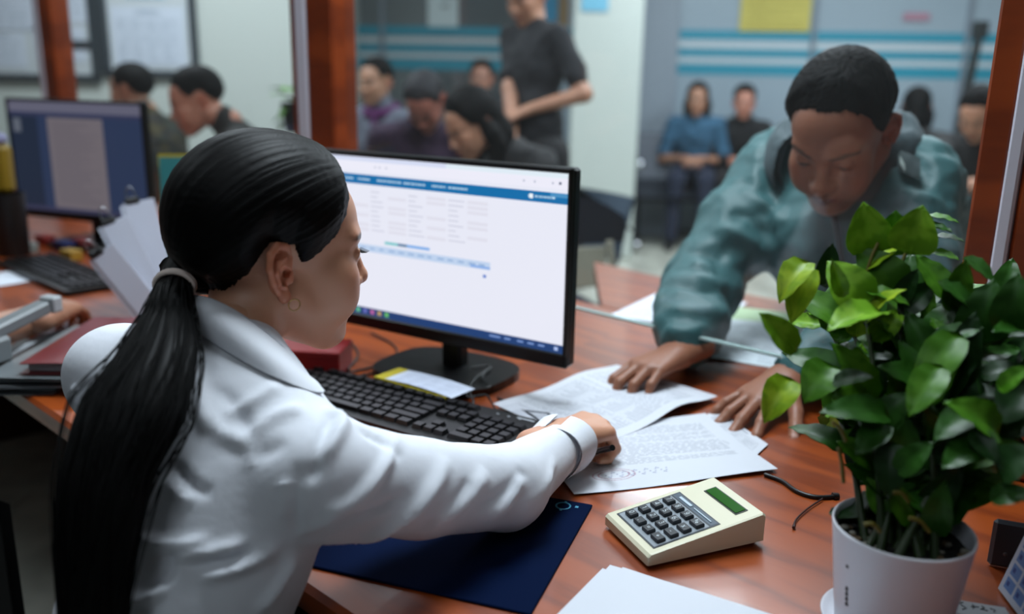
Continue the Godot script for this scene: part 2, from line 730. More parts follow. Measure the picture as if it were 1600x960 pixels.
func build_room() -> void:
	var paint := mat("wall_paint", Color(0.75, 0.78, 0.755), 0.7)
	var dim := mat("office_paint", Color(0.42, 0.42, 0.42), 0.8)
	var tile := mat("floor_tile", Color(0.75, 0.75, 0.7), 0.22)
	tile.albedo_texture = noise_tex(0.008, 512, 5, false, 1.0, FastNoiseLite.TYPE_SIMPLEX_SMOOTH, ramp2(Color(0.86, 0.86, 0.86), Color(1, 1, 1)))
	tile.uv1_triplanar = true
	tile.uv1_world_triplanar = true
	tile.uv1_scale = Vector3.ONE * 0.6
	var floor_node := structure("floor", box_mesh(Vector3(11.6, 0.1, 12.6)), mat("floor_joint", Color(0.5, 0.5, 0.48), 0.8), "pale polished tile floor of the waiting hall", "floor", Transform3D(Basis(), Vector3(-0.5, -0.055, -3.1)))
	var slab := box_mesh(Vector3(0.597, 0.012, 0.597), 0.0015)
	for a in 19:        # the tiles, laid square to the back wall
		for b in 13:
			var at := Vector3(-6.0 + a * 0.6, -0.006, -9.0 + b * 0.6)
			put("tile", slab, tile, floor_node, Transform3D(Basis(), at + Vector3(0.5 + 0.05, 0.055, 3.1 - 0.05)))
	structure("ceiling", box_mesh(Vector3(11.6, 0.1, 12.6)), mat("ceiling_paint", Color(0.8, 0.82, 0.83), 0.8), "white hall ceiling", "ceiling", Transform3D(Basis(), Vector3(-0.5, 2.96, -3.1)))
	# the far side of the hall: frosted glazing with teal bands
	var back := Transform3D(heading(1.0, 0.1), Vector3(0.6, 0, -7.35))
	var wb := structure("wall_back", box_mesh(Vector3(10.5, 2.9, 0.12), 0.0, Vector3(0, 1.45, -1.4)), mat("back_wall", Color(0.36, 0.41, 0.45), 0.6), "grey back wall of the hall behind frosted glazing", "wall", back)
	var frost := mat("frosted_panel", Color(0.6, 0.66, 0.7), 0.3)
	var clear := mat("hall_glass", Color(0.9, 0.95, 0.96, 0.06), 0.03)
	clear.transparency = BaseMaterial3D.TRANSPARENCY_ALPHA
	var mull := mat("mullion_metal", Color(0.52, 0.56, 0.6), 0.4, 0.3)
	var teal := mat("teal_film", Color(0.14, 0.55, 0.64), 0.5)
	var pale := mat("pale_film", Color(0.74, 0.78, 0.8), 0.5)
	for k in 9:
		var p := put("pane", box_mesh(Vector3(1.12, 2.84, 0.012)), frost if k > 3 else clear, wb, Transform3D(Basis(), Vector3(-4.6 + k * 1.15, 1.45, -0.1)))
		for r in [[1.60, 0.07, teal], [1.525, 0.05, pale], [1.462, 0.06, teal], [1.405, 0.04, pale], [1.335, 0.085, teal]]:
			put("band", box_mesh(Vector3(1.12, r[1], 0.004)), r[2], p, Transform3D(Basis(), Vector3(0, r[0] - 1.45, 0.008)))
		put("mullion", box_mesh(Vector3(0.035, 2.88, 0.05), 0.004), mull, wb, Transform3D(Basis(), Vector3(-5.175 + k * 1.15, 1.45, -0.09)))
	structure("column", box_mesh(Vector3(0.47, 2.9, 0.4), 0.01), paint, "square white painted column in the hall", "column", Transform3D(heading(1.0, 0.12), Vector3(0.635, 1.455, -6.45)))
	structure("trim", box_mesh(Vector3(0.3, 2.9, 0.1), 0.005), mat("door_surround", Color(0.52, 0.56, 0.6), 0.5), "grey door surround beside the white column", "trim", Transform3D(heading(1.0, 0.1), Vector3(1.12, 1.455, -7.28)))
	structure("wall_left", box_mesh(Vector3(5.0, 2.9, 0.15)), paint, "pale green painted wall with notice boards", "wall", Transform3D(heading(1.0, 0.0), Vector3(-3.82, 1.455, -5.68)))
	structure("wall_corner", box_mesh(Vector3(0.12, 2.9, 2.1)), paint, "pale painted wall running back from the notice boards", "wall", Transform3D(Basis(), Vector3(-1.38, 1.455, -6.7)))
	structure("wall_side", box_mesh(Vector3(0.12, 2.9, 12.4)), dim, "grey side wall of the hall", "wall", Transform3D(Basis(), Vector3(5.2, 1.455, -3.1)))
	structure("wall_office", box_mesh(Vector3(0.12, 2.9, 12.4)), dim, "grey side wall of the office", "wall", Transform3D(Basis(), Vector3(-6.2, 1.455, -3.1)))
	structure("wall_front", box_mesh(Vector3(11.4, 2.9, 0.12)), dim, "grey wall behind the clerks", "wall", Transform3D(Basis(), Vector3(-0.5, 1.455, 3.0)))
	partition()
	boards()


func partition() -> void:
	var frame := bumpy(mat("post_wood", Color(0.6, 0.27, 0.085), 0.4), 0.03, 0.02, 5.0)
	frame.albedo_texture = wood_image(256, 256, Color(0.9, 0.85, 0.8), Color(0.55, 0.45, 0.4), Color(1, 1, 1))
	frame.uv1_scale = Vector3(3, 1.2, 3)
	var alu := mat("aluminium", Color(0.82, 0.82, 0.87), 0.45)
	for k in 3:
		var x: float = [-2.40, -0.79, 0.752][k]
		var o := structure("trim", box_mesh(Vector3(0.1 if k < 2 else 0.125, 2.14, 0.07), 0.006, Vector3(0.05 if k < 2 else 0.0375, 1.07, 0)), frame, ["brown varnished timber post of the screen behind the far monitor", "brown varnished timber post of the screen behind the main monitor", "brown varnished timber post of the screen behind the potted plant"][k], "post", Transform3D(counter_basis, bench(x, 0.0, 0)))
		o.set_meta("group", "timber posts of the counter screen")
		put("batten", box_mesh(Vector3(0.036, 2.14, 0.05), 0.004, Vector3(-0.062, 1.07, 0)), frame, o)
		put("channel", box_mesh(Vector3(0.042 if k < 2 else 0.017, 2.14, 0.05), 0.003, Vector3(-0.022 if k < 2 else -0.0345, 1.07, 0.012)), alu, o)
	var glass := mat("screen_glass", Color(0.93, 0.97, 0.97, 0.03), 0.02)
	glass.transparency = BaseMaterial3D.TRANSPARENCY_ALPHA
	var edge := mat("glass_edge", Color(0.66, 0.76, 0.75), 0.25)
	var n := 1
	for r in [[-2.295, -0.865], [-0.685, 0.672], [0.856, 2.3], [-3.9, -2.48]]:
		var x0: float = r[0]
		var x1: float = r[1]
		var o := Node3D.new()
		o.name = "window_%d" % n
		n += 1
		add_child(o)
		o.transform = Transform3D(counter_basis, bench((x0 + x1) * 0.5, 0.08, 0))
		tag(o, ["clear glass pane of the screen between the dark timber posts in front of the queue", "clear glass pane of the screen above the leaning customer's hands", "clear glass pane of the screen behind the potted plant", "clear glass pane of the screen behind the far desk"][n - 2], "window", "", "structure")
		put("pane", Shape.new().sheet(1, 1, func(u, v): return Vector3((u - 0.5) * (x1 - x0), 2.05 * (1.0 - v) + 0.003, 0.0)).mesh(), glass, o)
		put("pane_edge", box_mesh(Vector3(x1 - x0, 0.004, 0.008)), edge, o)


func boards() -> void:
	var frame := mat("board_frame", Color(0.2, 0.23, 0.25), 0.5)
	var sheet := mat("board_face", Color(0.76, 0.79, 0.8), 0.6)
	var wall_z := -5.6
	for k in 2:
		var a: Vector3 = [px(-80, 10, 5.6), px(192, 10, 5.6)][k]
		var b: Vector3 = [px(176, 10, 5.6), px(326, 10, 5.6)][k]
		var low: float = [px(60, 121, 5.6).y, px(260, 116, 5.6).y][k]
		var wide := b.x - a.x
		var o := thing("notice_board", ["long notice board with grey sheets and a dark frame", "framed notice board with a pale blue poster beside the bare wall"][k], "board", Transform3D(Basis(), Vector3((a.x + b.x) * 0.5, low, wall_z + 0.01)))
		var tall := 1.0
		put("face", box_mesh(Vector3(wide, tall, 0.015), 0.0, Vector3(0, tall * 0.5, 0)), sheet, o)
		put("frame", Shape.new().box(Vector3(0, 0, 0.008), Vector3(wide + 0.04, 0.045, 0.035), 0.004).box(Vector3(0, tall, 0.008), Vector3(wide + 0.04, 0.045, 0.035), 0.004).box(Vector3(wide * 0.5, tall * 0.5, 0.008), Vector3(0.045, tall, 0.035), 0.004).box(Vector3(-wide * 0.5, tall * 0.5, 0.008), Vector3(0.06, tall, 0.035), 0.004).mesh(), frame, o)
		var spots: Array = [[[-0.32, 0.62, 0.36, 0.5], [0.02, 0.55, 0.3, 0.55], [0.33, 0.6, 0.3, 0.55], [-0.05, 0.16, 0.3, 0.2], [0.3, 0.2, 0.3, 0.2], [-0.38, 0.16, 0.3, 0.2]], [[0.0, 0.62, 0.24, 0.36], [0.0, 0.22, 0.44, 0.34]]][k]
		for j in spots.size():
			var s: Array = spots[j]
			var m := mat("notice_%d_%d" % [k, j], Color(0.9, 0.92, 0.95), 0.8)
			m.albedo_texture = print_page(128, 160, Color(0.5, 0.55, 0.6), Color(0.68, 0.84, 0.9) if (k == 1 and j == 0) else Color(0.88, 0.9, 0.92), 1, 40 + j + k * 9)
			put("notice", Shape.new().sheet(1, 1, func(u, v): return Vector3((s[0] + (u - 0.5) * s[2]) * (1.0 if k == 1 else wide), s[1] + (0.5 - v) * s[3], 0.012), 0.001).mesh(), m, o)
		if k == 0:
			put("dark_label", box_mesh(Vector3(0.12, 0.05, 0.004)), mat("dark_ink", Color(0.16, 0.18, 0.2), 0.7), o, Transform3D(Basis(), Vector3(px(155, 72, 5.58).x - o.position.x, px(155, 72, 5.58).y - low, 0.016)))
	# paper notices on the glazing and the column
	var m := mat("yellow_notice", Color(0.78, 0.73, 0.4), 0.8)
	m.albedo_texture = print_page(128, 96, Color(0.62, 0.58, 0.42), Color(1, 1, 0.96), 0, 77)
	var glazing := Transform3D(heading(1.0, 0.1), Vector3(0.6, 0, -7.35)) * Transform3D(Basis(), Vector3(0, 0, -0.078))
	var column := Transform3D(heading(1.0, 0.12), Vector3(0.635, 0, -6.45)) * Transform3D(Basis(), Vector3(0, 0, 0.205))
	hang("yellow notice stuck on the frosted glazing", 1161, -35, 1264, 50, glazing, m)
	hang("small pale blue notice on the white column", 910, -40, 950, 18, column, mat("blue_notice", Color(0.45, 0.7, 0.8), 0.8))
	var wm := mat("white_notice", Color(0.8, 0.85, 0.86), 0.8)
	wm.albedo_texture = print_page(96, 96, Color(0.1, 0.1, 0.12), Color(1, 1, 1), 3, 5)
	hang("white notice with dark print on the clear glazing", 668, -60, 716, 42, glazing, wm)
	hang("blue banner strip beside the standing man", 842, -60, 872, 48, glazing, mat("banner_blue", Color(0.3, 0.6, 0.75), 0.8))
	hang("tan banner strip next to the white column", 873, -60, 887, 48, glazing, mat("banner_tan", Color(0.6, 0.5, 0.36), 0.8))
	hang("faint pink lettering strip high on the frosted glazing", 1412, 20, 1452, 32, glazing, mat("pink_print", Color(0.68, 0.5, 0.56), 0.8))
	# a hanging plant beside the dark post and the pole of a standing fan
	var pole := thing("floor_stand", "tall dark stand pole against the striped glazing", "stand", Transform3D(Basis(), Vector3(px(1496, 200, 6.3).x, 0, px(1496, 200, 6.3).z)))
	var dark := mat("stand_dark", Color(0.1, 0.12, 0.12), 0.5)
	put("base", Shape.new().lathe(PackedVector2Array([Vector2(0, 0), Vector2(0.22, 0), Vector2(0.21, 0.03), Vector2(0.03, 0.05), Vector2(0, 0.05)]), 24).mesh(), dark, pole)
	put("pole", tube_mesh([Vector3(0, 0.04, 0), Vector3(0.01, 0.9, 0), Vector3(0.06, 1.62, 0)], [0.035, 0.032, 0.03], 10), dark, pole)
	put("clamp", box_mesh(Vector3(0.09, 0.12, 0.08), 0.01, Vector3(0.06, 1.62, 0)), dark, pole)


func hang(label: String, x0: float, y0: float, x1: float, y1: float, plane: Transform3D, m: Material) -> void:      # a sheet on an upright surface: z = 0 of the plane
	var inv := plane.affine_inverse()
	var eye := inv * Vector3(0, CAM_HEIGHT, 0)
	var c := []
	for q in [[x0, y0], [x1, y1]]:
		var d := inv * px(q[0], q[1], 1.0) - eye
		c.append(eye + d * (-eye.z / d.z))
	var a: Vector3 = c[0]
	var b: Vector3 = c[1]
	var o := thing("notice_sheet", label, "notice", plane * Transform3D(Basis(), Vector3((a.x + b.x) * 0.5, b.y, 0.0)))
	put("page", Shape.new().sheet(2, 2, func(u, v): return Vector3((u - 0.5) * (b.x - a.x), (1.0 - v) * (a.y - b.y), 0.003), 0.002).mesh(), m, o)


func build_counter() -> void:
	var wood := mat("counter_wood", Color(0.57, 0.26, 0.055), 0.4)
	wood.albedo_texture = wood_image(1024, 512, Color(1, 0.95, 0.9), Color(0.62, 0.5, 0.42), Color(1, 1, 0.98))
	wood.clearcoat_enabled = true
	wood.clearcoat = 0.5
	wood.clearcoat_roughness = 0.12
	wood.uv1_triplanar = true
	wood.uv1_scale = Vector3(0.9, 1.6, 1.6)
	var carcass := mat("carcass_wood", Color(0.2, 0.08, 0.035), 0.5)
	var o := thing("service_counter", "long reddish brown varnished counter under the glass screen", "counter", Transform3D(counter_basis, bench(0, -DESK, 0)))
	put("worktop", Shape.new().box(Vector3(-0.9, DESK - 0.0175, 0.263), Vector3(6.4, 0.035, 1.126), 0.006).mesh(), wood, o)
	# the customers' ledge: its end is cut at an angle
	var inv := Transform3D(counter_basis, bench(0, -DESK, 0)).affine_inverse()
	var poly := PackedVector2Array()
	for p in [on(928, 409, DESK), on(1052, 438, DESK), bench(2.2, 0, -0.66), bench(2.2, 0, -0.302), on(931, 480, DESK)]:
		var q: Vector3 = inv * p
		poly.append(Vector2(q.x, minf(q.z, -0.302)))
	put("ledge", Shape.new().prism(poly, DESK - 0.035, DESK).mesh(), wood, o)
	put("front_panel", box_mesh(Vector3(6.3, 0.7, 0.03), 0.0, Vector3(-0.9, 0.36, 0.0)), carcass, o)
	for x: float in [-3.9, -2.2, 1.1, 2.1]:
		put("side_panel", box_mesh(Vector3(0.03, 0.71, 0.7), 0.0, Vector3(x, 0.355, 0.4)), carcass, o)
	for x: float in [0.4, 1.6]:
		put("bracket", box_mesh(Vector3(0.03, 0.5, 0.5), 0.0, Vector3(x, 0.46, -0.3)), carcass, o)


# ------------------------------------------------------------------ screens
func screen_main() -> ImageTexture:
	var im := Image.create(1024, 576, false, Image.FORMAT_RGB8)
	im.fill(Color(0.93, 0.94, 0.99))
	im.fill_rect(Rect2i(0, 0, 1024, 16), Color(0.86, 0.89, 0.98))
	im.fill_rect(Rect2i(560, 0, 464, 16), Color(0.9, 0.95, 0.99))
	im.fill_rect(Rect2i(0, 16, 1024, 34), Color(0.95, 0.95, 1.0))
	for x in [250, 270, 300, 860, 900, 965, 990]:
		im.fill_rect(Rect2i(x, 30, 6, 6), Color(0.7, 0.72, 0.8))
	im.fill_rect(Rect2i(990, 28, 8, 8), Color(0.3, 0.33, 0.45))
	im.fill_rect(Rect2i(0, 62, 1024, 34), Color(0.09, 0.44, 0.68))      # the menu bar
	im.fill_rect(Rect2i(960, 62, 64, 14), Color(0.3, 0.58, 0.78))
	var r := RandomNumberGenerator.new()
	r.seed = 9
	for w in [[40, 50], [110, 40], [170, 60], [260, 100], [380, 90], [500, 55], [570, 80], [880, 14], [905, 70]]:
		var x: int = w[0]
		while x < w[0] + w[1]:
			var ww := r.randi_range(4, 11)
			im.fill_rect(Rect2i(x, 75, ww, 7), Color(0.75, 0.87, 0.95))
			x += ww + 3
	im.fill_rect(Rect2i(884, 71, 14, 15), Color(0.95, 0.98, 1.0))
	for k in 9:      # the form: pale labels and fields
		var y := 118 + k * 17
		for q in 4:
			var x := 60 + q * 170
			im.fill_rect(Rect2i(x, y, r.randi_range(30, 70), 5), Color(0.84, 0.85, 0.91))
			if r.randf() < 0.6: im.fill_rect(Rect2i(x + 78, y - 3, 80, 11), Color(0.9, 0.9, 0.95))
	im.fill_rect(Rect2i(290, 292, 60, 10), Color(0.5, 0.8, 0.82))
	im.fill_rect(Rect2i(350, 292, 40, 10), Color(0.35, 0.5, 0.65))
	im.fill_rect(Rect2i(390, 292, 100, 10), Color(0.5, 0.7, 0.94))
	im.fill_rect(Rect2i(40, 312, 700, 26), Color(0.77, 0.85, 0.96))      # the table and its heading
	for k in 16:
		im.fill_rect(Rect2i(50 + k * 43, 322, r.randi_range(16, 34), 5), Color(0.55, 0.68, 0.85))
	im.fill_rect(Rect2i(660, 328, 80, 8), Color(0.55, 0.7, 0.93))
	im.fill_rect(Rect2i(712, 356, 12, 10), Color(0.25, 0.45, 0.8))
	im.fill_rect(Rect2i(0, 548, 1024, 28), Color(0.13, 0.26, 0.47))      # the task bar
	for k in 9:
		im.fill_rect(Rect2i(12 + k * 34, 554, 18, 16), Color.from_hsv(fmod(0.5 + k * 0.23, 1.0), 0.45, 0.75))
	for x in [740, 760, 800, 850, 890, 930]:
		im.fill_rect(Rect2i(x, 558, 24, 6), Color(0.5, 0.62, 0.85))
	im.fill_rect(Rect2i(990, 556, 14, 12), Color(0.7, 0.78, 0.95))
	return ImageTexture.create_from_image(im)


func screen_other() -> ImageTexture:
	var im := Image.create(512, 320, false, Image.FORMAT_RGB8)
	im.fill(Color(0.19, 0.24, 0.36))
	im.fill_rect(Rect2i(0, 0, 110, 320), Color(0.15, 0.19, 0.27))
	im.fill_rect(Rect2i(0, 0, 512, 30), Color(0.42, 0.42, 0.5))
	im.fill_rect(Rect2i(0, 30, 512, 12), Color(0.22, 0.24, 0.36))
	im.fill_rect(Rect2i(12, 50, 30, 40), Color(0.4, 0.43, 0.48))
	im.fill_rect(Rect2i(150, 44, 215, 266), Color(0.47, 0.44, 0.47))
	var r := RandomNumberGenerator.new()
	r.seed = 4
	for k in 30:
		im.fill_rect(Rect2i(168, 58 + k * 8, r.randi_range(90, 178), 2), Color(0.39, 0.37, 0.41))
	im.fill_rect(Rect2i(0, 308, 512, 12), Color(0.24, 0.25, 0.36))
	return ImageTexture.create_from_image(im)


func monitor(label: String, mid: Vector3, across: Vector3, wide: float, tall: float, low: float, pic: Texture2D, glow: float, foot: Vector2) -> Node3D:
	# mid: on the desk under the middle of the screen; across: the screen's own left-to-right
	var b := heading(across.x, across.z)
	var o := thing("computer_monitor", label, "monitor", Transform3D(b, mid))
	var dark := mat("monitor_plastic", Color(0.025, 0.027, 0.03), 0.35)
	var rim := 0.008
	put("housing", Shape.new().box(Vector3(0, low + tall * 0.5, -0.012), Vector3(wide, tall, 0.022), 0.004).box(Vector3(0, low + tall * 0.45, -0.03), Vector3(wide * 0.55, tall * 0.55, 0.03), 0.01).mesh(), dark, o)
	put("bezel", Shape.new().box(Vector3(0, low + tall - rim * 0.5, 0.002), Vector3(wide, rim, 0.008), 0.002).box(Vector3(0, low + 0.011, 0.002), Vector3(wide, 0.022, 0.008), 0.002).box(Vector3(-wide * 0.5 + rim * 0.5, low + tall * 0.5, 0.002), Vector3(rim, tall, 0.008), 0.002).box(Vector3(wide * 0.5 - rim * 0.5, low + tall * 0.5, 0.002), Vector3(rim, tall, 0.008), 0.002).mesh(), dark, o)
	var m := StandardMaterial3D.new()
	m.resource_name = "lit_screen"
	m.albedo_color = Color(0.02, 0.02, 0.025)
	m.roughness = 0.35
	m.emission_enabled = true
	m.emission_operator = BaseMaterial3D.EMISSION_OP_MULTIPLY
	m.emission = Color.WHITE
	m.emission_texture = pic
	m.emission_energy_multiplier = glow
	var w2 := wide - rim * 2.0
	var t2 := tall - rim - 0.022
	var y2 := low + 0.022 + t2
	put("screen", Shape.new().sheet(1, 1, func(u, v): return Vector3((u - 0.5) * w2, y2 - v * t2, 0.0015)).mesh(), m, o)
	var l := AreaLight3D.new()
	l.name = "screen_glow"
	l.area_size = Vector2(w2, t2)
	l.light_energy = 0.02 * glow
	l.light_color = Color(0.9, 0.93, 1.0)
	l.area_range = 6.0
	l.shadow_enabled = true
	l.transform = Transform3D(Basis(Vector3.LEFT, Vector3.UP, Vector3.FORWARD), Vector3(0, y2 - t2 * 0.5, 0.012))
	o.add_child(l)
	put("neck", Shape.new().box(Vector3(0, (low + tall * 0.4) * 0.5 + 0.005, -0.055), Vector3(0.042, low + tall * 0.4, 0.03), 0.006).mesh(), dark, o)
	var poly := PackedVector2Array()
	for k in 40:
		var a := TAU * k / 40.0
		poly.append(Vector2(signf(cos(a)) * pow(absf(cos(a)), 0.6) * foot.x * 0.5, signf(sin(a)) * pow(absf(sin(a)), 0.6) * foot.y * 0.5 - 0.03))
	put("base", Shape.new().prism(poly, 0.001, 0.014).mesh(), mat("monitor_base", Color(0.06, 0.062, 0.068), 0.3), o)
	return o


func build_screens() -> void:
	var az := deg_to_rad(58.0)
	var left := Vector3(-sin(az), 0, -cos(az))
	var corner := Vector3(0.087, 0, -1.289)
	var mid := corner + left * 0.2525
	monitor("black desktop monitor showing a bright web form with a blue menu bar", Vector3(mid.x, DESK, mid.z), -left, 0.505, 0.305, 0.068, screen_main(), 0.95, Vector2(0.24, 0.19))
	var m2 := (on(45, 402, DESK) + on(225, 412, DESK)) * 0.5
	var a := px(22, 260, 2.6)
	var b := px(232, 268, 2.42)
	var mm := (a + b) * 0.5
	monitor("black desktop monitor on the far desk showing a pale document page", Vector3(mm.x, DESK, mm.z), b - a, a.distance_to(b), 0.34, 0.075, screen_other(), 0.75, Vector2(0.24, 0.2))


# ------------------------------------------------------------------ the clerk's desk
func keyboard(label: String, at: Transform3D) -> void:
	var o := thing("keyboard", label, "keyboard", at)
	var body := mat("keyboard_black", Color(0.03, 0.031, 0.034), 0.45)
	var key_m := mat("key_black", Color(0.045, 0.047, 0.052), 0.32)
	put("case", Shape.new().prism(PackedVector2Array([Vector2(-0.222, -0.072), Vector2(0.222, -0.072), Vector2(0.226, -0.066), Vector2(0.226, 0.07), Vector2(0.221, 0.075), Vector2(-0.221, 0.075), Vector2(-0.226, 0.07), Vector2(-0.226, -0.066)]), 0.002, 0.014).mesh(), body, o, Transform3D(Basis(Vector3.RIGHT, -0.0), Vector3.ZERO))
	var cap := func(w: float) -> ArrayMesh:
		var s := Shape.new()
		var a := w * 0.5 - 0.0008
		var c := a - 0.0022
		var d := 0.0083
		var e := 0.0062
		s.quad(Vector3(-c, 0.007, e), Vector3(c, 0.007, e), Vector3(c, 0.007, -e), Vector3(-c, 0.007, -e))
		s.quad(Vector3(-a, 0, d), Vector3(a, 0, d), Vector3(c, 0.007, e), Vector3(-c, 0.007, e))
		s.quad(Vector3(a, 0, -d), Vector3(-a, 0, -d), Vector3(-c, 0.007, -e), Vector3(c, 0.007, -e))
		s.quad(Vector3(a, 0, d), Vector3(a, 0, -d), Vector3(c, 0.007, -e), Vector3(c, 0.007, e))
		s.quad(Vector3(-a, 0, -d), Vector3(-a, 0, d), Vector3(-c, 0.007, e), Vector3(-c, 0.007, -e))
		return s.mesh()
	var kinds := {}
	var rows := [
		[-0.052, [1, -0.6, 1, 1, 1, 1, -0.3, 1, 1, 1, 1, -0.3, 1, 1, 1, 1, -0.25, 1, 1, 1]],
		[-0.027, [1, 1, 1, 1, 1, 1, 1, 1, 1, 1, 1, 1, 1, 2, -0.25, 1, 1, 1, -0.25, 1, 1, 1, 1]],
		[-0.008, [1.5, 1, 1, 1, 1, 1, 1, 1, 1, 1, 1, 1, 1, 1.5, -0.25, 1, 1, 1, -0.25, 1, 1, 1, 1]],
		[0.011, [1.75, 1, 1, 1, 1, 1, 1, 1, 1, 1, 1, 1, 2.25, -3.5, 1, 1, 1, 1]],
		[0.030, [2.25, 1, 1, 1, 1, 1, 1, 1, 1, 1, 1, 2.75, -1.25, 1, -1.25, 1, 1, 1, 1]],
		[0.049, [1.25, 1.25, 1.25, 6.25, 1.25, 1.25, 1.25, 1.25, -0.25, 1, 1, 1, -0.25, 2, 1, 1]]]
	var unit := 0.0192
	for r in rows:
		var x := -0.216
		for w: float in r[1]:
			if w > 0.0:
				if not kinds.has(w): kinds[w] = cap.call(w * unit)
				put("key", kinds[w], key_m, o, Transform3D(Basis(), Vector3(x + w * unit * 0.5, 0.0135, r[0])))
			x += absf(w) * unit
	var print_m := mat("key_print", Color(0.62, 0.64, 0.66), 0.6)
	put("maker_mark", Shape.new().box(Vector3(0.196, 0.0145, -0.062), Vector3(0.03, 0.0006, 0.004)).mesh(), print_m, o)
	for k in 3:
		put("indicator", Shape.new().box(Vector3(0.15 + k * 0.019, 0.0145, -0.058), Vector3(0.004, 0.0006, 0.003)).mesh(), print_m, o)


func lettering(text: String, height: float, m: Material, parent: Node3D, where: Transform3D, called := "digit") -> void:
	var t := TextMesh.new()
	var f := SystemFont.new()
	f.font_names = PackedStringArray(["Droid Sans"])
	t.font = f
	t.text = text
	t.font_size = 16
	t.pixel_size = height / 12.0
	t.depth = 0.0004
	t.curve_step = 2.0
	put(called, t, m, parent, where)


func calculator() -> void:
	var a := on(942, 812, DESK + 0.012)
	var b := on(1005, 874, DESK + 0.012)
	var right := (b - a).normalized()
	var bas := heading(right.x, right.z)
	var w := 0.098
	var ln := 0.148
	var near := (a + b) * 0.5
	near.y = DESK
	var o := thing("calculator", "cream desk calculator with dark keys and a green display", "calculator", Transform3D(bas, near - bas.z * 0.004))
	var shell := mat("calculator_cream", Color(0.8, 0.78, 0.68), 0.4)
	var s := Shape.new()
	# a wedge: thin at the keys' end, thick behind the display; its face slopes up and away
	var prof := [Vector2(0.0, 0.004), Vector2(0.0, 0.014), Vector2(-0.003, 0.017), Vector2(-ln + 0.004, 0.04), Vector2(-ln, 0.037), Vector2(-ln, 0.006)]
	var hw := w * 0.5
	for k in prof.size():
		var p: Vector2 = prof[k]
		var q: Vector2 = prof[(k + 1) % prof.size()]
		s.quad(Vector3(hw - 0.002, p.y, p.x), Vector3(hw - 0.002, q.y, q.x), Vector3(-hw + 0.002, q.y, q.x), Vector3(-hw + 0.002, p.y, p.x))
	for sd: float in [-1.0, 1.0]:
		var base := s.v.size()
		for p: Vector2 in prof: s.vert(Vector3(hw * sd, p.y * 0.94 + 0.0006, p.x * 0.985 - 0.001), Vector3(sd, 0, 0))
		for k in range(1, prof.size() - 1):
			if sd < 0.0: s.face(base, base + k, base + k + 1)
			else: s.face(base, base + k + 1, base + k)
		for k in prof.size():
			var p: Vector2 = prof[k]
			var q: Vector2 = prof[(k + 1) % prof.size()]
			var p1 := Vector3((hw - 0.002) * sd, p.y, p.x)
			var q1 := Vector3((hw - 0.002) * sd, q.y, q.x)
			var p2 := Vector3(hw * sd, p.y * 0.94 + 0.0006, p.x * 0.985 - 0.001)
			var q2 := Vector3(hw * sd, q.y * 0.94 + 0.0006, q.x * 0.985 - 0.001)
			if sd > 0.0: s.quad(p2, q2, q1, p1)
			else: s.quad(p1, q1, q2, p2)
	put("shell", s.mesh(), shell, o)
	put("foot_plate", Shape.new().box(Vector3(0.0, 0.004, -ln * 0.52), Vector3(w * 0.86, 0.008, ln * 0.9), 0.002).mesh(), mat("calculator_under", Color(0.55, 0.54, 0.5), 0.5), o)
	var slope := atan2(0.023, ln - 0.007)
	var face := Transform3D(Basis(Vector3.RIGHT, slope), Vector3(0, 0.0171, -0.003))
	var dark := mat("calculator_panel", Color(0.1, 0.13, 0.17), 0.45)
	var grey := mat("calculator_key_bed", Color(0.5, 0.53, 0.56), 0.5)
	put("key_bed_rim", box_mesh(Vector3(0.082, 0.001, 0.084), 0.0, Vector3(0, 0, -0.05)), dark, o, face)
	put("key_bed", box_mesh(Vector3(0.078, 0.0014, 0.069), 0.0, Vector3(0, 0, -0.0445)), grey, o, face)
	put("name_strip", box_mesh(Vector3(0.078, 0.0014, 0.009), 0.0, Vector3(0, 0, -0.0855)), mat("calculator_strip", Color(0.2, 0.26, 0.32), 0.4), o, face)
	put("strip_print", Shape.new().box(Vector3(-0.018, 0.001, -0.0855), Vector3(0.024, 0.0008, 0.0035)).box(Vector3(0.016, 0.001, -0.0855), Vector3(0.034, 0.0008, 0.0014)).mesh(), mat("calculator_print", Color(0.66, 0.72, 0.76), 0.5), o, face)
	var lcd := put("display", box_mesh(Vector3(0.062, 0.0012, 0.0165), 0.0, Vector3(0.004, 0, -0.124)), mat("display_rim", Color(0.03, 0.09, 0.02), 0.3), o, face)
	put("display_glass", box_mesh(Vector3(0.058, 0.0012, 0.013), 0.0, Vector3(0.004, 0.0006, -0.124)), mat("display_green", Color(0.1, 0.33, 0.03), 0.15), lcd)
	var key_m := mat("calculator_key", Color(0.075, 0.09, 0.12), 0.45)
	var ink := mat("calculator_digit", Color(0.75, 0.78, 0.8), 0.6)
	var km := box_mesh(Vector3(0.0135, 0.005, 0.0112), 0.0012)
	var wide := box_mesh(Vector3(0.016, 0.005, 0.0112), 0.0012)
	var faces := [["7", "8", "9", "%"], ["4", "5", "6", "x"], ["1", "2", "3", "-"], ["0", ".", "=", "+"]]
	for r in 4:
		for c in 4:
			var k := put("key", wide if c == 3 else km, key_m, o, face * Transform3D(Basis(), Vector3(-0.0285 + c * 0.0187 + (0.001 if c == 3 else 0.0), 0.0022, -0.07 + r * 0.0163)))
			lettering(faces[r][c], 0.0062, ink, k, Transform3D(Basis(Vector3.RIGHT, Vector3.FORWARD, Vector3.UP), Vector3(0, 0.0026, 0.0)))


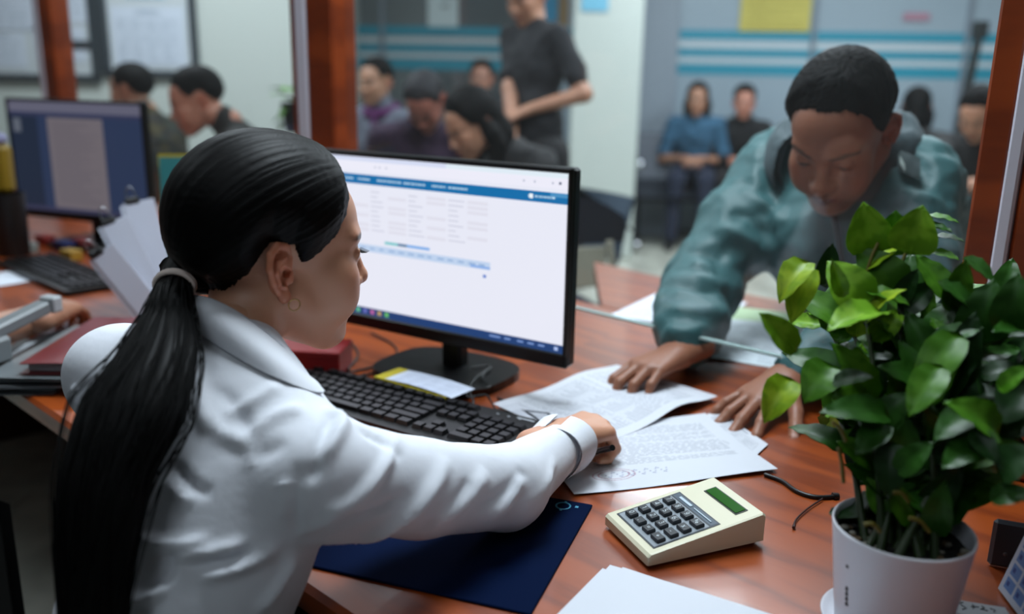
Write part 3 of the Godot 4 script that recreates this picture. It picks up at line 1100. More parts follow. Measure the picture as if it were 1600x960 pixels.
func paper(label: String, corner: Vector3, across: Vector3, down: Vector3, m: Material, lift: Callable, group := "", called := "document") -> Node3D:
	# corner: the sheet's upper left, on the desk; lift(u, v) adds height
	var o := thing(called, label, "paper", Transform3D(Basis(), corner), group)
	put("page", Shape.new().sheet(14, 18, func(u, v): return across * u + down * v + Vector3.UP * lift.call(u, v), 0.0004).mesh(), m, o)
	return o


func page_mat(key: String, style: int, seed_no: int, tint := Color(0.77, 0.78, 0.81)) -> StandardMaterial3D:
	var m := mat(key, tint, 0.75)
	m.albedo_texture = print_page(256, 362, Color(0.5, 0.51, 0.57), Color(1, 1, 1), style, seed_no)
	return m


func loose_papers() -> void:
	var top := DESK + 0.0008
	# the sheet the clerk writes on: it points from her cuff to its corner at the customer's thumb
	var a := on(897, 776, top)
	var b := on(1194, 741, top)
	var e := (b - a).normalized()
	var up := Vector3(e.z, 0, -e.x)
	paper("printed form with a red stamp under the clerk's pen", a + up * 0.2 + Vector3.UP * 0.003, e * 0.285, -up * 0.2, page_mat("form_stamped", 2, 21), func(u, v): return 0.003 * sin(u * 5.0) * sin(v * 4.0) + 0.004 * u * u * (1.0 - v))
	var c := on(1200, 697, top)
	var d := on(1122, 628, top)
	var f := (c - d).normalized()
	var g := Vector3(f.z, 0, -f.x)
	if g.x > 0.0: g = -g
	paper("printed sheet lying beneath the stamped form", on(1118, 640, top) + Vector3.UP * 0.001, (on(1200, 697, top) - on(1118, 640, top)), (on(1050, 690, top) - on(1118, 640, top)).normalized() * 0.12, page_mat("form_under", 1, 22), func(u, _v): return 0.0005 + 0.001 * u)
	# the sheet held flat by both of the customer's hands
	var p := on(1121, 627, top)
	var q := on(812, 628, top)
	var h := on(975, 597, top)
	var along := (on(905, 715, top) - p).normalized()
	var w := Vector3(along.z, 0, -along.x)
	if w.z > 0.0: w = -w
	paper("crumpled printed page held flat by the customer's hands", p + Vector3.UP * 0.006, w * 0.21, along * 0.297, page_mat("form_held", 1, 23), func(u, v): return 0.002 + 0.004 * sin(u * 7.0 + v * 3.0) * sin(v * 6.0) + 0.007 * exp(-pow((v - 0.35) * 6.0, 2.0)) * (1.0 - u * 0.5))
	paper("blank-edged sheet lying beside the monitor foot", on(822, 622, top), (on(960, 610, top) - on(822, 622, top)).normalized() * 0.2, (on(850, 690, top) - on(822, 622, top)).normalized() * 0.16, page_mat("form_side", 0, 24), func(u, v): return 0.001 + 0.002 * sin(u * 4.0 + v))
	# beyond the glass
	var far := on(952, 494, top)
	var fa := (on(1034, 455, top) - far).normalized()
	paper("white sheet on the ledge by the teal sleeve", far + fa * 0.297, Vector3(-fa.z, 0, fa.x) * 0.21, -fa * 0.297, page_mat("form_far", 0, 25, Color(0.84, 0.86, 0.9)), func(u, v): return 0.001 + 0.002 * sin(u * 3.0) * v)
	var fb := on(1090, 560, top)
	var fr := (on(1225, 578, top) - fb).normalized()
	var fu := Vector3(fr.z, 0, -fr.x)
	paper("open application form under the customer's raised arm", fb + fu * 0.3, fr * 0.21, -fu * 0.297, page_mat("form_wide", 1, 26, Color(0.84, 0.88, 0.9)), func(u, v): return 0.002 + 0.003 * sin(u * 3.0 + v * 2.0))
	paper("pale green folder sheet at the ledge's outer edge", fb + fu * 0.42 + fr * 0.01, fr * 0.21, -fu * 0.15, mat("green_sheet", Color(0.68, 0.77, 0.62), 0.8), func(_u, _v): return 0.0012)
	# the stack by the front edge
	var s0 := on(953, 886, DESK + 0.004)
	var sd := (on(883, 962, DESK + 0.004) - s0).normalized()
	var sr := (on(1160, 958, DESK + 0.004) - s0).normalized()
	for k in 5:
		var turn: float = [0.0, 0.03, -0.02, 0.06, 0.0][k]
		var off: Vector3 = [Vector3(0.014, 0, -0.004), Vector3(0.02, 0, 0.004), Vector3(-0.008, 0, 0.003), Vector3(0.004, 0, 0.0), Vector3(0, 0, 0)][k]
		paper(["lowest sheet of the loose paper stack by the calculator", "second sheet up in the loose paper stack by the calculator", "middle sheet of the loose paper stack by the calculator", "fourth sheet up in the loose paper stack by the calculator", "top sheet of the paper stack with handwriting by the calculator"][k],
			s0 + off + Vector3.UP * (-0.003 + k * 0.0012), sr.rotated(Vector3.UP, turn) * 0.21, sd.rotated(Vector3.UP, turn) * 0.25, page_mat("stack_%d" % (k % 2 if k < 4 else 2), 3 if k == 4 else 0, 30 + k), func(u, v): return 0.0005 + 0.001 * sin(u * 4.0), "loose stack of sheets")


func small_things() -> void:
	# mouse pad
	var tr := on(926, 790, DESK + 0.002)
	var br := on(830, 960, DESK + 0.002)
	var dn := (br - tr).normalized()
	var lf := Vector3(dn.z, 0, -dn.x)
	if lf.x > 0.0: lf = -lf
	var base := tr + dn * 0.12 + lf * 0.16
	base.y = DESK
	var bas := heading(-lf.x, -lf.z)
	var o := thing("mouse_pad", "dark blue mouse pad with a small cyan ring emblem", "mouse pad", Transform3D(bas, base))
	put("mat", box_mesh(Vector3(0.32, 0.003, 0.24), 0.001, Vector3(0, 0.0017, 0)), bumpy(mat("pad_cloth", Color(0.02, 0.07, 0.18), 0.95), 0.3, 0.01, 20.0), o)
	mats["pad_cloth"].metallic_specular = 0.15
	var cy := mat("pad_cyan", Color(0.16, 0.5, 0.62), 0.6)
	var ring := PackedVector3Array()
	for k in 33:
		ring.append(Vector3(0.128 + cos(TAU * k / 32.0) * 0.0085, 0.0034, -0.103 + sin(TAU * k / 32.0) * 0.0085))
	put("emblem", Shape.new().tube(ring, PackedFloat32Array([0.0013]), 5, 0.4, false).box(Vector3(0.144, 0.0034, -0.106), Vector3(0.004, 0.0004, 0.0045)).box(Vector3(0.128, 0.0034, -0.0925), Vector3(0.003, 0.0004, 0.004)).box(Vector3(0.128, 0.0034, -0.1135), Vector3(0.003, 0.0004, 0.004)).mesh(), cy, o)
	# keyboard
	var kr := on(827, 668, DESK + 0.012)
	var kn := on(799, 708, DESK + 0.012)
	var ke := Vector3(0.846, 0, 0.533)
	var kz := Vector3(-0.533, 0, 0.846)
	var mid := (kr + kn) * 0.5 - ke * 0.226
	mid.y = DESK
	keyboard("black full-size keyboard under the clerk's outstretched sleeve", Transform3D(heading(ke.x, ke.z), mid))
	calculator()
	loose_papers()
	# printed slip on a yellow pad, leaning on the monitor foot
	var n0 := on(628, 577, DESK + 0.02)
	var n1 := on(737, 608, DESK + 0.02)
	var ne := (n1 - n0)
	var wide := ne.length()
	ne = ne.normalized()
	var nz := Vector3(-ne.z, 0, ne.x)
	var nb := (n0 + n1) * 0.5 + nz * 0.028
	nb.y = DESK + 0.016
	var pad := thing("note_pad", "white printed slip on a yellow pad resting on the monitor foot", "note pad", Transform3D(heading(ne.x, ne.z), nb))
	put("pad", box_mesh(Vector3(wide * 1.02, 0.005, 0.06), 0.0008, Vector3(-0.006, 0.0025, 0)), mat("pad_yellow", Color(0.68, 0.62, 0.1), 0.7), pad)
	put("slip", Shape.new().sheet(6, 4, func(u, v): return Vector3((u - 0.42) * wide * 0.94, 0.0055 + 0.003 * sin(u * 3.0), (v - 0.5) * 0.056), 0.0004).mesh(), page_mat("slip", 1, 51, Color(0.75, 0.78, 0.84)), pad)
	# red box behind the keyboard
	var rb := on(505, 585, DESK)
	var box := thing("card_box", "bright red card box behind the keyboard", "box", Transform3D(heading(0.95, 0.1), rb + Vector3(-0.02, 0, -0.02)))
	put("carton", box_mesh(Vector3(0.115, 0.045, 0.08), 0.002, Vector3(0, 0.0228, 0)), mat("red_card", Color(0.5, 0.02, 0.03), 0.45), box)
	put("lid", box_mesh(Vector3(0.117, 0.012, 0.082), 0.002, Vector3(0, 0.041, 0)), mat("red_lid", Color(0.46, 0.02, 0.03), 0.45), box)
	cables()
	# eyeglasses lying by the keyboard's corner
	var wire := mat("wire_grey", Color(0.2, 0.21, 0.24), 0.3, 0.6)
	var g := thing("eyeglasses", "thin wire eyeglasses lying between the keyboard and the clerk's cuff", "glasses", Transform3D(Basis(), on(835, 655, DESK)))
	var off := on(835, 655, DESK)
	var gp := func(x: float, y: float, h: float) -> Vector3: return on(x, y, DESK + h) - off
	put("temple", Shape.new().tube(curve([gp.call(790, 627, 0.004), gp.call(815, 640, 0.006), gp.call(840, 655, 0.012), gp.call(858, 676, 0.012)], 4), PackedFloat32Array([0.0011]), 6).mesh(), wire, g)
	put("temple", Shape.new().tube(curve([gp.call(858, 646, 0.01), gp.call(840, 644, 0.012), gp.call(822, 642, 0.008)], 4), PackedFloat32Array([0.0009]), 6).mesh(), wire, g)
	put("rim", Shape.new().tube(curve([gp.call(858, 646, 0.01), gp.call(853, 654, 0.006), gp.call(849, 660, 0.004), gp.call(856, 668, 0.006), gp.call(862, 656, 0.012), gp.call(858, 646, 0.01)], 4), PackedFloat32Array([0.0009]), 6).mesh(), wire, g)


func cable(label: String, pts: Array, r: float, m: Material) -> void:
	var base: Vector3 = pts[0]
	var loc := []
	for p: Vector3 in pts: loc.append(p - base)
	var o := thing("cable", label, "cable", Transform3D(Basis(), base))
	put("sheath", Shape.new().tube(curve(loc, 6), PackedFloat32Array([r]), 7).mesh(), m, o)
	put("plug", Shape.new().tube(PackedVector3Array([loc[loc.size() - 2].lerp(loc[-1], 0.75), loc[-1]]), PackedFloat32Array([r * 1.9, r * 1.6]), 8).mesh(), m, o)


func cables() -> void:
	var k := mat("cable_black", Color(0.03, 0.03, 0.035), 0.4)
	var h := DESK + 0.003
	cable("black cable looped over the monitor foot", [on(735, 575, h + 0.015), on(765, 573, h + 0.016), on(752, 590, h + 0.016), on(765, 605, h + 0.016), on(735, 612, h + 0.016), on(740, 630, h + 0.016), on(722, 640, h)], 0.0018, k)
	cable("second thin black cable crossing the monitor foot", [on(768, 574, h + 0.017), on(742, 592, h + 0.018), on(730, 620, h + 0.017), on(760, 618, h + 0.017), on(775, 640, h), on(800, 645, h)], 0.0014, k)
	cable("dark cable trailing from the monitor foot towards the keyboard corner", [on(778, 622, h), on(800, 632, h), on(822, 640, h), on(840, 662, h), on(828, 690, h)], 0.0022, mat("cable_maroon", Color(0.12, 0.03, 0.025), 0.5))
	cable("dark cable lying on the counter behind the plant pot", [on(1195, 742, h), on(1222, 752, h), on(1245, 768, h), on(1275, 777, h), on(1310, 776, h)], 0.0028, k)
	cable("thin reddish wire curling beside the plant pot", [on(1285, 780, h), on(1262, 795, h), on(1244, 812, h), on(1240, 825, h)], 0.0011, mat("wire_red", Color(0.18, 0.05, 0.03), 0.5))
	cable("dark lead tangled behind the monitor neck", [on(545, 530, h), on(560, 555, h), on(545, 580, h), on(600, 570, h), on(660, 560, h)], 0.002, k)
	cable("second dark lead behind the monitor neck", [on(580, 520, h), on(620, 545, h), on(600, 575, h), on(560, 590, h)], 0.0018, k)


# ------------------------------------------------------------------ plant
func leaf_mesh(long: float, wide: float, bend: float, cup: float, tip := 0.6) -> ArrayMesh:
	# a blade along +x, facing +y, with a folded midrib
	var s := Shape.new()
	var f := func(u: float, v: float) -> Vector3:
		var w := wide * 0.5 * pow(sin(PI * pow(u, tip)), 0.75)
		var q := (v - 0.5) * 2.0
		var an := bend * u
		var x := long * (sin(an) / bend if absf(bend) > 0.01 else u)
		var y := -long * ((1.0 - cos(an)) / bend if absf(bend) > 0.01 else 0.0)
		return Vector3(x, y + cup * w * absf(q) + 0.0012 * absf(q) * sin(u * 22.0), q * w)
	return s.sheet(9, 6, f, 0.0006).mesh()


func leaf_frame(at: Vector3, along: Vector3, face: Vector3) -> Transform3D:
	var x := along.normalized()
	var y := (face - x * face.dot(x)).normalized()
	return Transform3D(Basis(x, y, x.cross(y)), at)


func plant() -> void:
	var base := on(1388, 986, DESK)
	var o := thing("potted_plant", "leafy green houseplant in a white ribbed pot on a saucer", "plant", Transform3D(Basis(), base))
	var white := mat("pot_white", Color(0.84, 0.84, 0.87), 0.42)
	var pot := Shape.new()
	var prof := [Vector2(0.0, 0.006), Vector2(0.052, 0.006), Vector2(0.0555, 0.009), Vector2(0.0685, 0.118), Vector2(0.0695, 0.121), Vector2(0.069, 0.1235), Vector2(0.0672, 0.1235), Vector2(0.066, 0.12), Vector2(0.064, 0.1)]
	# a ribbed wall: the outside is scalloped
	var sides := 96
	for k in prof.size():
		var p: Vector2 = prof[k]
		for s in sides + 1:
			var an := TAU * s / sides
			var rr := p.x + (0.00045 * cos(an * 48.0) if k == 2 or k == 3 else 0.0)
			var d: Vector2 = prof[mini(k + 1, prof.size() - 1)] - prof[maxi(k - 1, 0)]
			var nn := Vector2(d.y, -d.x).normalized()
			var side := Vector3(-sin(an), 0, cos(an)) * (0.3 * sin(an * 48.0) if k == 2 or k == 3 else 0.0)
			pot.vert(Vector3(cos(an) * rr, p.y, sin(an) * rr), (Vector3(cos(an) * nn.x, nn.y, sin(an) * nn.x) + side).normalized())
	for k in prof.size() - 1:
		for s in sides:
			var p := k * (sides + 1) + s
			pot.face(p, p + sides + 2, p + 1); pot.face(p, p + sides + 1, p + sides + 2)
	var ps := Basis.from_scale(Vector3.ONE * 0.885)
	put("pot", pot.mesh(), white, o, Transform3D(ps, Vector3.ZERO))
	put("saucer", Shape.new().lathe(PackedVector2Array([Vector2(0, 0.001), Vector2(0.055, 0.001), Vector2(0.069, 0.012), Vector2(0.0705, 0.0145), Vector2(0.069, 0.015), Vector2(0.066, 0.013), Vector2(0.054, 0.005), Vector2(0, 0.005)]), 64).mesh(), white, o, Transform3D(ps, Vector3.ZERO))
	var mark := mat("pot_mark", Color(0.06, 0.06, 0.07), 0.6)
	var dir := Vector3(-0.945, 0, 0.325)
	for k in 5:
		var hgt: float = [0.088, 0.062, 0.056, 0.05, 0.044][k]
		put("mark", box_mesh(Vector3(0.0008, 0.0035 if k else 0.002, 0.0028)), mark, o, Transform3D(heading(dir.x, dir.z), (dir * (0.0555 + 0.013 * (hgt - 0.009) / 0.109 + 0.0003) + Vector3.UP * hgt) * 0.885))
	# soil with pebbles
	var soil := Shape.new()
	var nz := FastNoiseLite.new()
	nz.frequency = 60.0
	soil.sheet(28, 28, func(u, v):
		var a: float = TAU * u
		var r: float = 0.058 * v
		return Vector3(cos(a) * r, 0.092 + 0.004 * nz.get_noise_2d(cos(a) * r, sin(a) * r), -sin(a) * r))
	put("soil", soil.mesh(), bumpy(mat("soil_brown", Color(0.055, 0.042, 0.032), 0.95), 0.2, 0.3, 12.0), o)
	var stones := [mat("stone_pale", Color(0.5, 0.48, 0.44), 0.8), mat("stone_tan", Color(0.38, 0.31, 0.22), 0.85), mat("stone_dark", Color(0.1, 0.1, 0.1), 0.8)]
	var pm := SphereMesh.new()
	pm.radius = 1.0
	pm.height = 2.0
	pm.radial_segments = 8
	pm.rings = 4
	for k in 70:
		var a := rng.randf() * TAU
		var r := 0.058 * sqrt(rng.randf()) * 0.94
		var q := rng.randf_range(0.0018, 0.0042)
		put("pebble", pm, stones[rng.randi() % 3], o, Transform3D(Basis.from_euler(Vector3(rng.randf(), rng.randf() * 3.0, rng.randf())).scaled(Vector3(q * 1.3, q * 0.75, q)), Vector3(cos(a) * r, 0.0945, sin(a) * r)))
	var greens := []
	for k in 5:
		var c: Color = [Color(0.5, 0.68, 0.16), Color(0.15, 0.32, 0.075), Color(0.29, 0.48, 0.1), Color(0.6, 0.7, 0.14), Color(0.08, 0.21, 0.06)][k]
		var m := mat("leaf_%d" % k, c, 0.42)
		m.metallic_specular = 0.38
		m.albedo_texture = noise_tex(0.012, 128, 3, false, 1.0, FastNoiseLite.TYPE_SIMPLEX_SMOOTH, ramp2(Color(0.78, 0.85, 0.6), Color(1, 1, 1)))
		m.backlight_enabled = true
		m.backlight = Color(c.r * 0.7, c.g * 0.7, c.b * 0.5)
		greens.append(m)
	var stem_m := mat("stem_green", Color(0.13, 0.2, 0.06), 0.5)
	var shapes := [leaf_mesh(0.062, 0.05, 0.55, 0.32, 0.62), leaf_mesh(0.058, 0.026, 0.5, 0.35, 0.72), leaf_mesh(0.05, 0.036, 0.9, 0.3, 0.66), leaf_mesh(0.045, 0.022, 0.3, 0.4, 0.75), leaf_mesh(0.068, 0.03, 0.8, 0.3, 0.7)]
	var eye := Vector3(0, CAM_HEIGHT, 0)
	# the leaves that can be told apart: [tip-end pixel x, y, stalk-end pixel x, y, distance, shape, green, face up 0..1, size]
	var chosen := [
		[1352, 322, 1362, 398, 0.86, 0, 0, 0.25, 1.0], [1440, 325, 1420, 398, 0.84, 0, 0, 0.2, 1.0], [1400, 335, 1395, 400, 0.87, 0, 2, 0.3, 0.9],
		[1216, 448, 1262, 408, 0.85, 2, 3, 0.7, 0.95], [1238, 490, 1262, 415, 0.86, 2, 3, 0.3, 0.85], [1200, 490, 1245, 550, 0.80, 1, 0, 0.35, 1.15],
		[1296, 492, 1378, 488, 0.80, 0, 0, 0.85, 0.9], [1300, 385, 1290, 450, 0.88, 1, 4, 0.3, 1.0], [1302, 410, 1318, 465, 0.82, 3, 0, 0.2, 0.8],
		[1500, 335, 1440, 340, 0.9, 1, 2, 0.9, 0.8], [1508, 365, 1450, 372, 0.9, 1, 1, 0.9, 0.8], [1500, 395, 1448, 395, 0.88, 1, 2, 0.8, 0.9], [1490, 355, 1430, 352, 0.89, 3, 1, 0.9, 1.1],
		[1562, 432, 1505, 402, 0.83, 1, 1, 0.8, 1.0], [1540, 470, 1465, 440, 0.82, 4, 1, 0.8, 1.05], [1425, 462, 1350, 455, 0.84, 1, 2, 0.8, 1.1],
		[1198, 645, 1235, 590, 0.82, 2, 3, 0.3, 1.0], [1262, 610, 1300, 570, 0.82, 2, 2, 0.4, 1.2], [1530, 500, 1455, 540, 0.80, 1, 1, 0.6, 1.2],
		[1430, 600, 1500, 520, 0.78, 4, 2, 0.5, 1.3], [1405, 560, 1455, 610, 0.80, 4, 1, 0.5, 1.1], [1310, 620, 1390, 650, 0.77, 4, 1, 0.5, 1.15],
		[1420, 640, 1470, 570, 0.77, 1, 2, 0.5, 1.3], [1350, 575, 1300, 600, 0.79, 4, 4, 0.6, 1.1], [1505, 545, 1440, 590, 0.79, 1, 1, 0.5, 1.2],
		[1545, 620, 1490, 600, 0.80, 2, 4, 0.5, 1.2], [1520, 620, 1560, 680, 0.74, 2, 2, 0.5, 1.1], [1600, 560, 1530, 590, 0.78, 4, 4, 0.6, 1.2],
		[1590, 440, 1580, 520, 0.78, 2, 1, 0.3, 1.2], [1560, 500, 1610, 520, 0.78, 1, 1, 0.7, 1.0], [1570, 640, 1610, 600, 0.76, 2, 4, 0.4, 1.2], [1600, 570, 1560, 610, 0.75, 1, 2, 0.5, 1.2],
		[1610, 760, 1545, 780, 0.72, 4, 1, 0.5, 1.1], [1470, 660, 1530, 640, 0.75, 4, 1, 0.6, 1.1], [1340, 700, 1385, 660, 0.77, 1, 1, 0.4, 1.2], [1450, 690, 1400, 740, 0.76, 1, 1, 0.4, 1.2],
		[1390, 770, 1395, 690, 0.77, 4, 4, 0.3, 1.2], [1478, 720, 1530, 690, 0.74, 1, 1, 0.4, 1.1], [1560, 720, 1520, 670, 0.73, 1, 4, 0.4, 1.2], [1600, 700, 1560, 740, 0.72, 2, 4, 0.5, 1.2]]
	var crown := px(1400, 830, 0.80) - base
	for e in chosen:
		var tip := px(e[0], e[1], e[4] - 0.012) - base
		var root := px(e[2], e[3], e[4] + 0.012) - base
		var along := tip - root
		var view := (eye - base - (tip + root) * 0.5).normalized()
		var face := view.lerp(Vector3.UP, e[7]).normalized()
		var sc: float = along.length() / [0.061, 0.058, 0.046, 0.045, 0.063][e[5]]
		var fr := leaf_frame(root, along, face)
		fr.basis = fr.basis * Basis.from_scale(Vector3(sc, sc, clampf(e[8] * 0.9, sc * 0.7, sc * 1.25)))
		put("leaf", shapes[e[5]], greens[e[6]], o, fr)
	# stems rise from the soil; the leaves that fill the crown sit along them in pairs
	for k in 26:
		var a := TAU * k / 26.0 + rng.randf() * 0.4
		var foot := Vector3(cos(a) * rng.randf_range(0.008, 0.04), 0.091, sin(a) * rng.randf_range(0.008, 0.04))
		var gx := 1285.0 + 330.0 * fmod(k * 0.618, 1.0)
		var top := px(gx, rng.randf_range(420.0, 640.0) + maxf(0.0, gx - 1500.0) * 0.6, rng.randf_range(0.81, 0.94)) - base
		var midp := foot.lerp(top, 0.5) + Vector3(0, 0.025, 0)
		var line := curve([foot, midp, top], 7)
		put("stem", Shape.new().tube(line, PackedFloat32Array([0.0042, 0.004, 0.0038, 0.0036, 0.0033, 0.003, 0.0028, 0.0026, 0.0024, 0.0022, 0.002, 0.0018, 0.0015]), 7).mesh(), stem_m, o)
		var view := (eye - base - midp).normalized()
		for j in range(2, line.size()):
			if j < 5 and rng.randf() < 0.35: continue
			var p := line[j]
			var dirn := (line[j] - line[j - 1]).normalized()
			var side := dirn.cross(Vector3(cos(a + j * 1.3), 0.3, sin(a + j * 1.3))).normalized()
			var outw := (side + dirn * 0.9 + Vector3(0, 0.15, 0)).normalized()
			var fr := leaf_frame(p, outw, Vector3.UP * 0.7 + view * rng.randf_range(0.1, 0.9) + side * 0.2 + Vector3(rng.randf() - 0.5, 0, rng.randf() - 0.5) * 0.6)
			var sc := rng.randf_range(0.8, 1.3)
			fr.basis = fr.basis * Basis.from_scale(Vector3.ONE * sc)
			put("leaf", shapes[1 + rng.randi() % 4], greens[[1, 2, 4, 1, 2, 1][rng.randi() % 6] if gx > 1390.0 or j < 9 else [2, 0, 2, 3, 0, 2][rng.randi() % 6]], o, fr)
	for k in 7:     # yellowing stalks and young shoots at the soil
		var q: Array = [[1310, 700, 1318, 755], [1322, 690, 1300, 660], [1395, 770, 1420, 785], [1420, 810, 1452, 832], [1350, 820, 1375, 832], [1372, 380, 1352, 432], [1420, 385, 1400, 440]][k]
		var dep: float = [0.78, 0.78, 0.77, 0.76, 0.76, 0.86, 0.86][k]
		var p0 := px(q[0], q[1], dep) - base
		var p1 := px(q[2], q[3], dep) - base
		put("shoot", Shape.new().tube(curve([p0, p0.lerp(p1, 0.5) + Vector3(0, 0.004, 0), p1], 4), PackedFloat32Array([0.0018]), 6).mesh(), mat("shoot_yellow", Color(0.36, 0.33, 0.05), 0.5), o)


func right_edge() -> void:
	# desk calendar, white card with writing and the acrylic holder at the counter's end
	var at := on(1600, 1000, DESK)
	var o := thing("desk_calendar", "spiral desk calendar with blue printed columns beside the pot", "calendar", Transform3D(heading(-0.1, 0.99), at + Vector3(0.03, 0, 0.0)))
	var m := mat("calendar_page", Color(0.8, 0.82, 0.86), 0.7)
	var im := Image.create(256, 192, false, Image.FORMAT_RGB8)
	im.fill(Color(0.88, 0.9, 0.93))
	im.fill_rect(Rect2i(0, 0, 256, 26), Color(0.72, 0.5, 0.08))
	for r in 6:
		for c in 7:
			im.fill_rect(Rect2i(10 + c * 34, 36 + r * 25, 28, 20), Color(0.45, 0.6, 0.82))
			im.fill_rect(Rect2i(14 + c * 34, 42 + r * 25, 8, 8), Color(0.25, 0.35, 0.6))
	m.albedo_texture = ImageTexture.create_from_image(im)
	put("page", Shape.new().sheet(2, 2, func(u, v): return Vector3((u - 0.5) * 0.16, 0.118 - v * 0.115, -0.01 + v * 0.03), 0.001).mesh(), m, o)
	put("back_board", Shape.new().sheet(2, 2, func(u, v): return Vector3((u - 0.5) * 0.16, 0.003 + v * 0.115, -0.045 + v * 0.033), 0.0015).mesh(), mat("calendar_back", Color(0.6, 0.58, 0.46), 0.8), o)
	for k in 11:
		var ring := []
		for j in 9:
			ring.append(Vector3(-0.07 + k * 0.014, 0.118 + sin(TAU * j / 8.0) * 0.005, -0.011 + cos(TAU * j / 8.0) * 0.005))
		put("ring", tube_mesh(ring, [0.0008], 5), mat("wire_white", Color(0.8, 0.8, 0.82), 0.35, 0.3), o)
	var c0 := on(1508, 945, DESK + 0.012)
	var card := thing("name_card", "small white card with black handwriting in front of the pot", "card", Transform3D(heading(0.96, 0.28), Vector3(c0.x + 0.008, DESK + 0.001, c0.z + 0.012)))
	put("holder", box_mesh(Vector3(0.055, 0.012, 0.03), 0.003, Vector3(0, 0.006, 0)), mat("card_white", Color(0.76, 0.76, 0.77), 0.5), card)
	put("face", box_mesh(Vector3(0.049, 0.0008, 0.025), 0.0, Vector3(0, 0.0124, 0)), mat("card_face", Color(0.66, 0.67, 0.69), 0.6), card)
	var pen := mat("card_ink", Color(0.06, 0.06, 0.08), 0.6)
	for s in [[[-0.013, -0.009], [-0.017, -0.007], [-0.015, -0.003], [-0.012, 0.001], [-0.016, 0.004]], [[-0.005, -0.008], [-0.004, -0.004], [-0.006, -0.001]], [[-0.007, -0.004], [0.0, -0.005]], [[0.003, -0.008], [0.005, -0.005], [0.001, -0.002], [0.007, -0.001]], [[0.01, -0.006], [0.014, -0.004], [0.012, 0.0]]]:
		var pts := []
		for p in s: pts.append(Vector3(p[0], 0.0129, p[1]))
		put("handwriting", tube_mesh(pts, [0.0006], 5), pen, card)
	var ac := thing("card_reader", "grey rounded plastic stand behind the desk calendar", "stand", Transform3D(heading(0.93, 0.36), on(1592, 892, DESK)))
	put("plate", Shape.new().box(Vector3(0, 0.028, 0), Vector3(0.062, 0.054, 0.008), 0.0035).mesh(), mat("reader_grey", Color(0.24, 0.25, 0.28), 0.35), ac)
	put("body", Shape.new().box(Vector3(0.03, 0.03, -0.006), Vector3(0.05, 0.058, 0.02), 0.004).mesh(), mat("reader_black", Color(0.012, 0.012, 0.014), 0.4), ac)
	put("screw", Shape.new().lathe(PackedVector2Array([Vector2(0.0022, 0), Vector2(0.002, 0.001), Vector2(0, 0.0012)]), 10).mesh(), mat("screw_grey", Color(0.5, 0.5, 0.52), 0.3, 0.7), ac, Transform3D(Basis(Vector3.RIGHT, Vector3.BACK, Vector3.DOWN), Vector3(-0.016, 0.018, 0.004)))


# ------------------------------------------------------------------ people: heads, hands, hair
func add_features(f: Field, d: Dictionary) -> void:      # local axes: x to the front, y up, z to the right ear; the eyes lie at y = 0
	var jw: float = d.get("jaw", 1.0)
	var full: float = d.get("cheek", 1.0)
	f.ell(Vector3(-0.015, 0.03, 0), Vector3(0.093, 0.082, 0.073), 0.01)
	f.ell(Vector3(0.028, 0.032, 0), Vector3(0.059, 0.06, 0.059), 0.02)
	f.ell(Vector3(0.028, -0.035, 0), Vector3(0.06, 0.075, 0.055), 0.025)
	for s: float in [-1.0, 1.0]:
		f.cap(Vector3(-0.012, -0.045, s * 0.048 * jw), Vector3(0.056, -0.099, s * 0.016 * jw), 0.02, 0.017, 0.025)
		f.ell(Vector3(0.052, -0.022, s * 0.041), Vector3(0.027, 0.022, 0.023), 0.02)
		f.ell(Vector3(0.058, -0.05, s * 0.033 * full), Vector3(0.024, 0.026, 0.022) * full, 0.02)
		f.cap(Vector3(0.083, 0.02, s * 0.012), Vector3(0.066, 0.022, s * 0.044), 0.0105, 0.009, 0.014)
	f.ell(Vector3(0.07, -0.101, 0), Vector3(0.019, 0.016, 0.021), 0.018)
	f.ell(Vector3(0.072, -0.066, 0), Vector3(0.02, 0.024, 0.028), 0.016)
	for s: float in [-1.0, 1.0]:
		f.cut(Vector3(0.094, -0.001, s * 0.032), Vector3(0.016, 0.0115, 0.0175), 0.01)
		f.ell(Vector3(0.0735, -0.001, s * 0.032), Vector3(0.0118, 0.0108, 0.0135), 0.004)
		f.cap(Vector3(0.083, 0.0055, s * 0.022), Vector3(0.079, 0.0055, s * 0.042), 0.0034, 0.003, 0.004)
	f.cap(Vector3(0.084, 0.012, 0), Vector3(0.103, -0.03, 0), 0.0075, 0.0095, 0.012)
	f.ell(Vector3(0.104, -0.033, 0), Vector3(0.0105, 0.0095, 0.0105) * d.get("nose", 1.0), 0.008)
	for s: float in [-1.0, 1.0]:
		f.ell(Vector3(0.093, -0.037, s * 0.012), Vector3(0.0095, 0.0078, 0.0078) * d.get("nose", 1.0), 0.007)
	f.cap(Vector3(0.0895, -0.0605, -0.016), Vector3(0.0965, -0.0585, 0), 0.0045, 0.0056, 0.005)
	f.cap(Vector3(0.0895, -0.0605, 0.016), Vector3(0.0965, -0.0585, 0), 0.0045, 0.0056, 0.005)
	f.cap(Vector3(0.088, -0.069, -0.013), Vector3(0.0955, -0.0705, 0), 0.0048, 0.0062, 0.005)
	f.cap(Vector3(0.088, -0.069, 0.013), Vector3(0.0955, -0.0705, 0), 0.0048, 0.0062, 0.005)


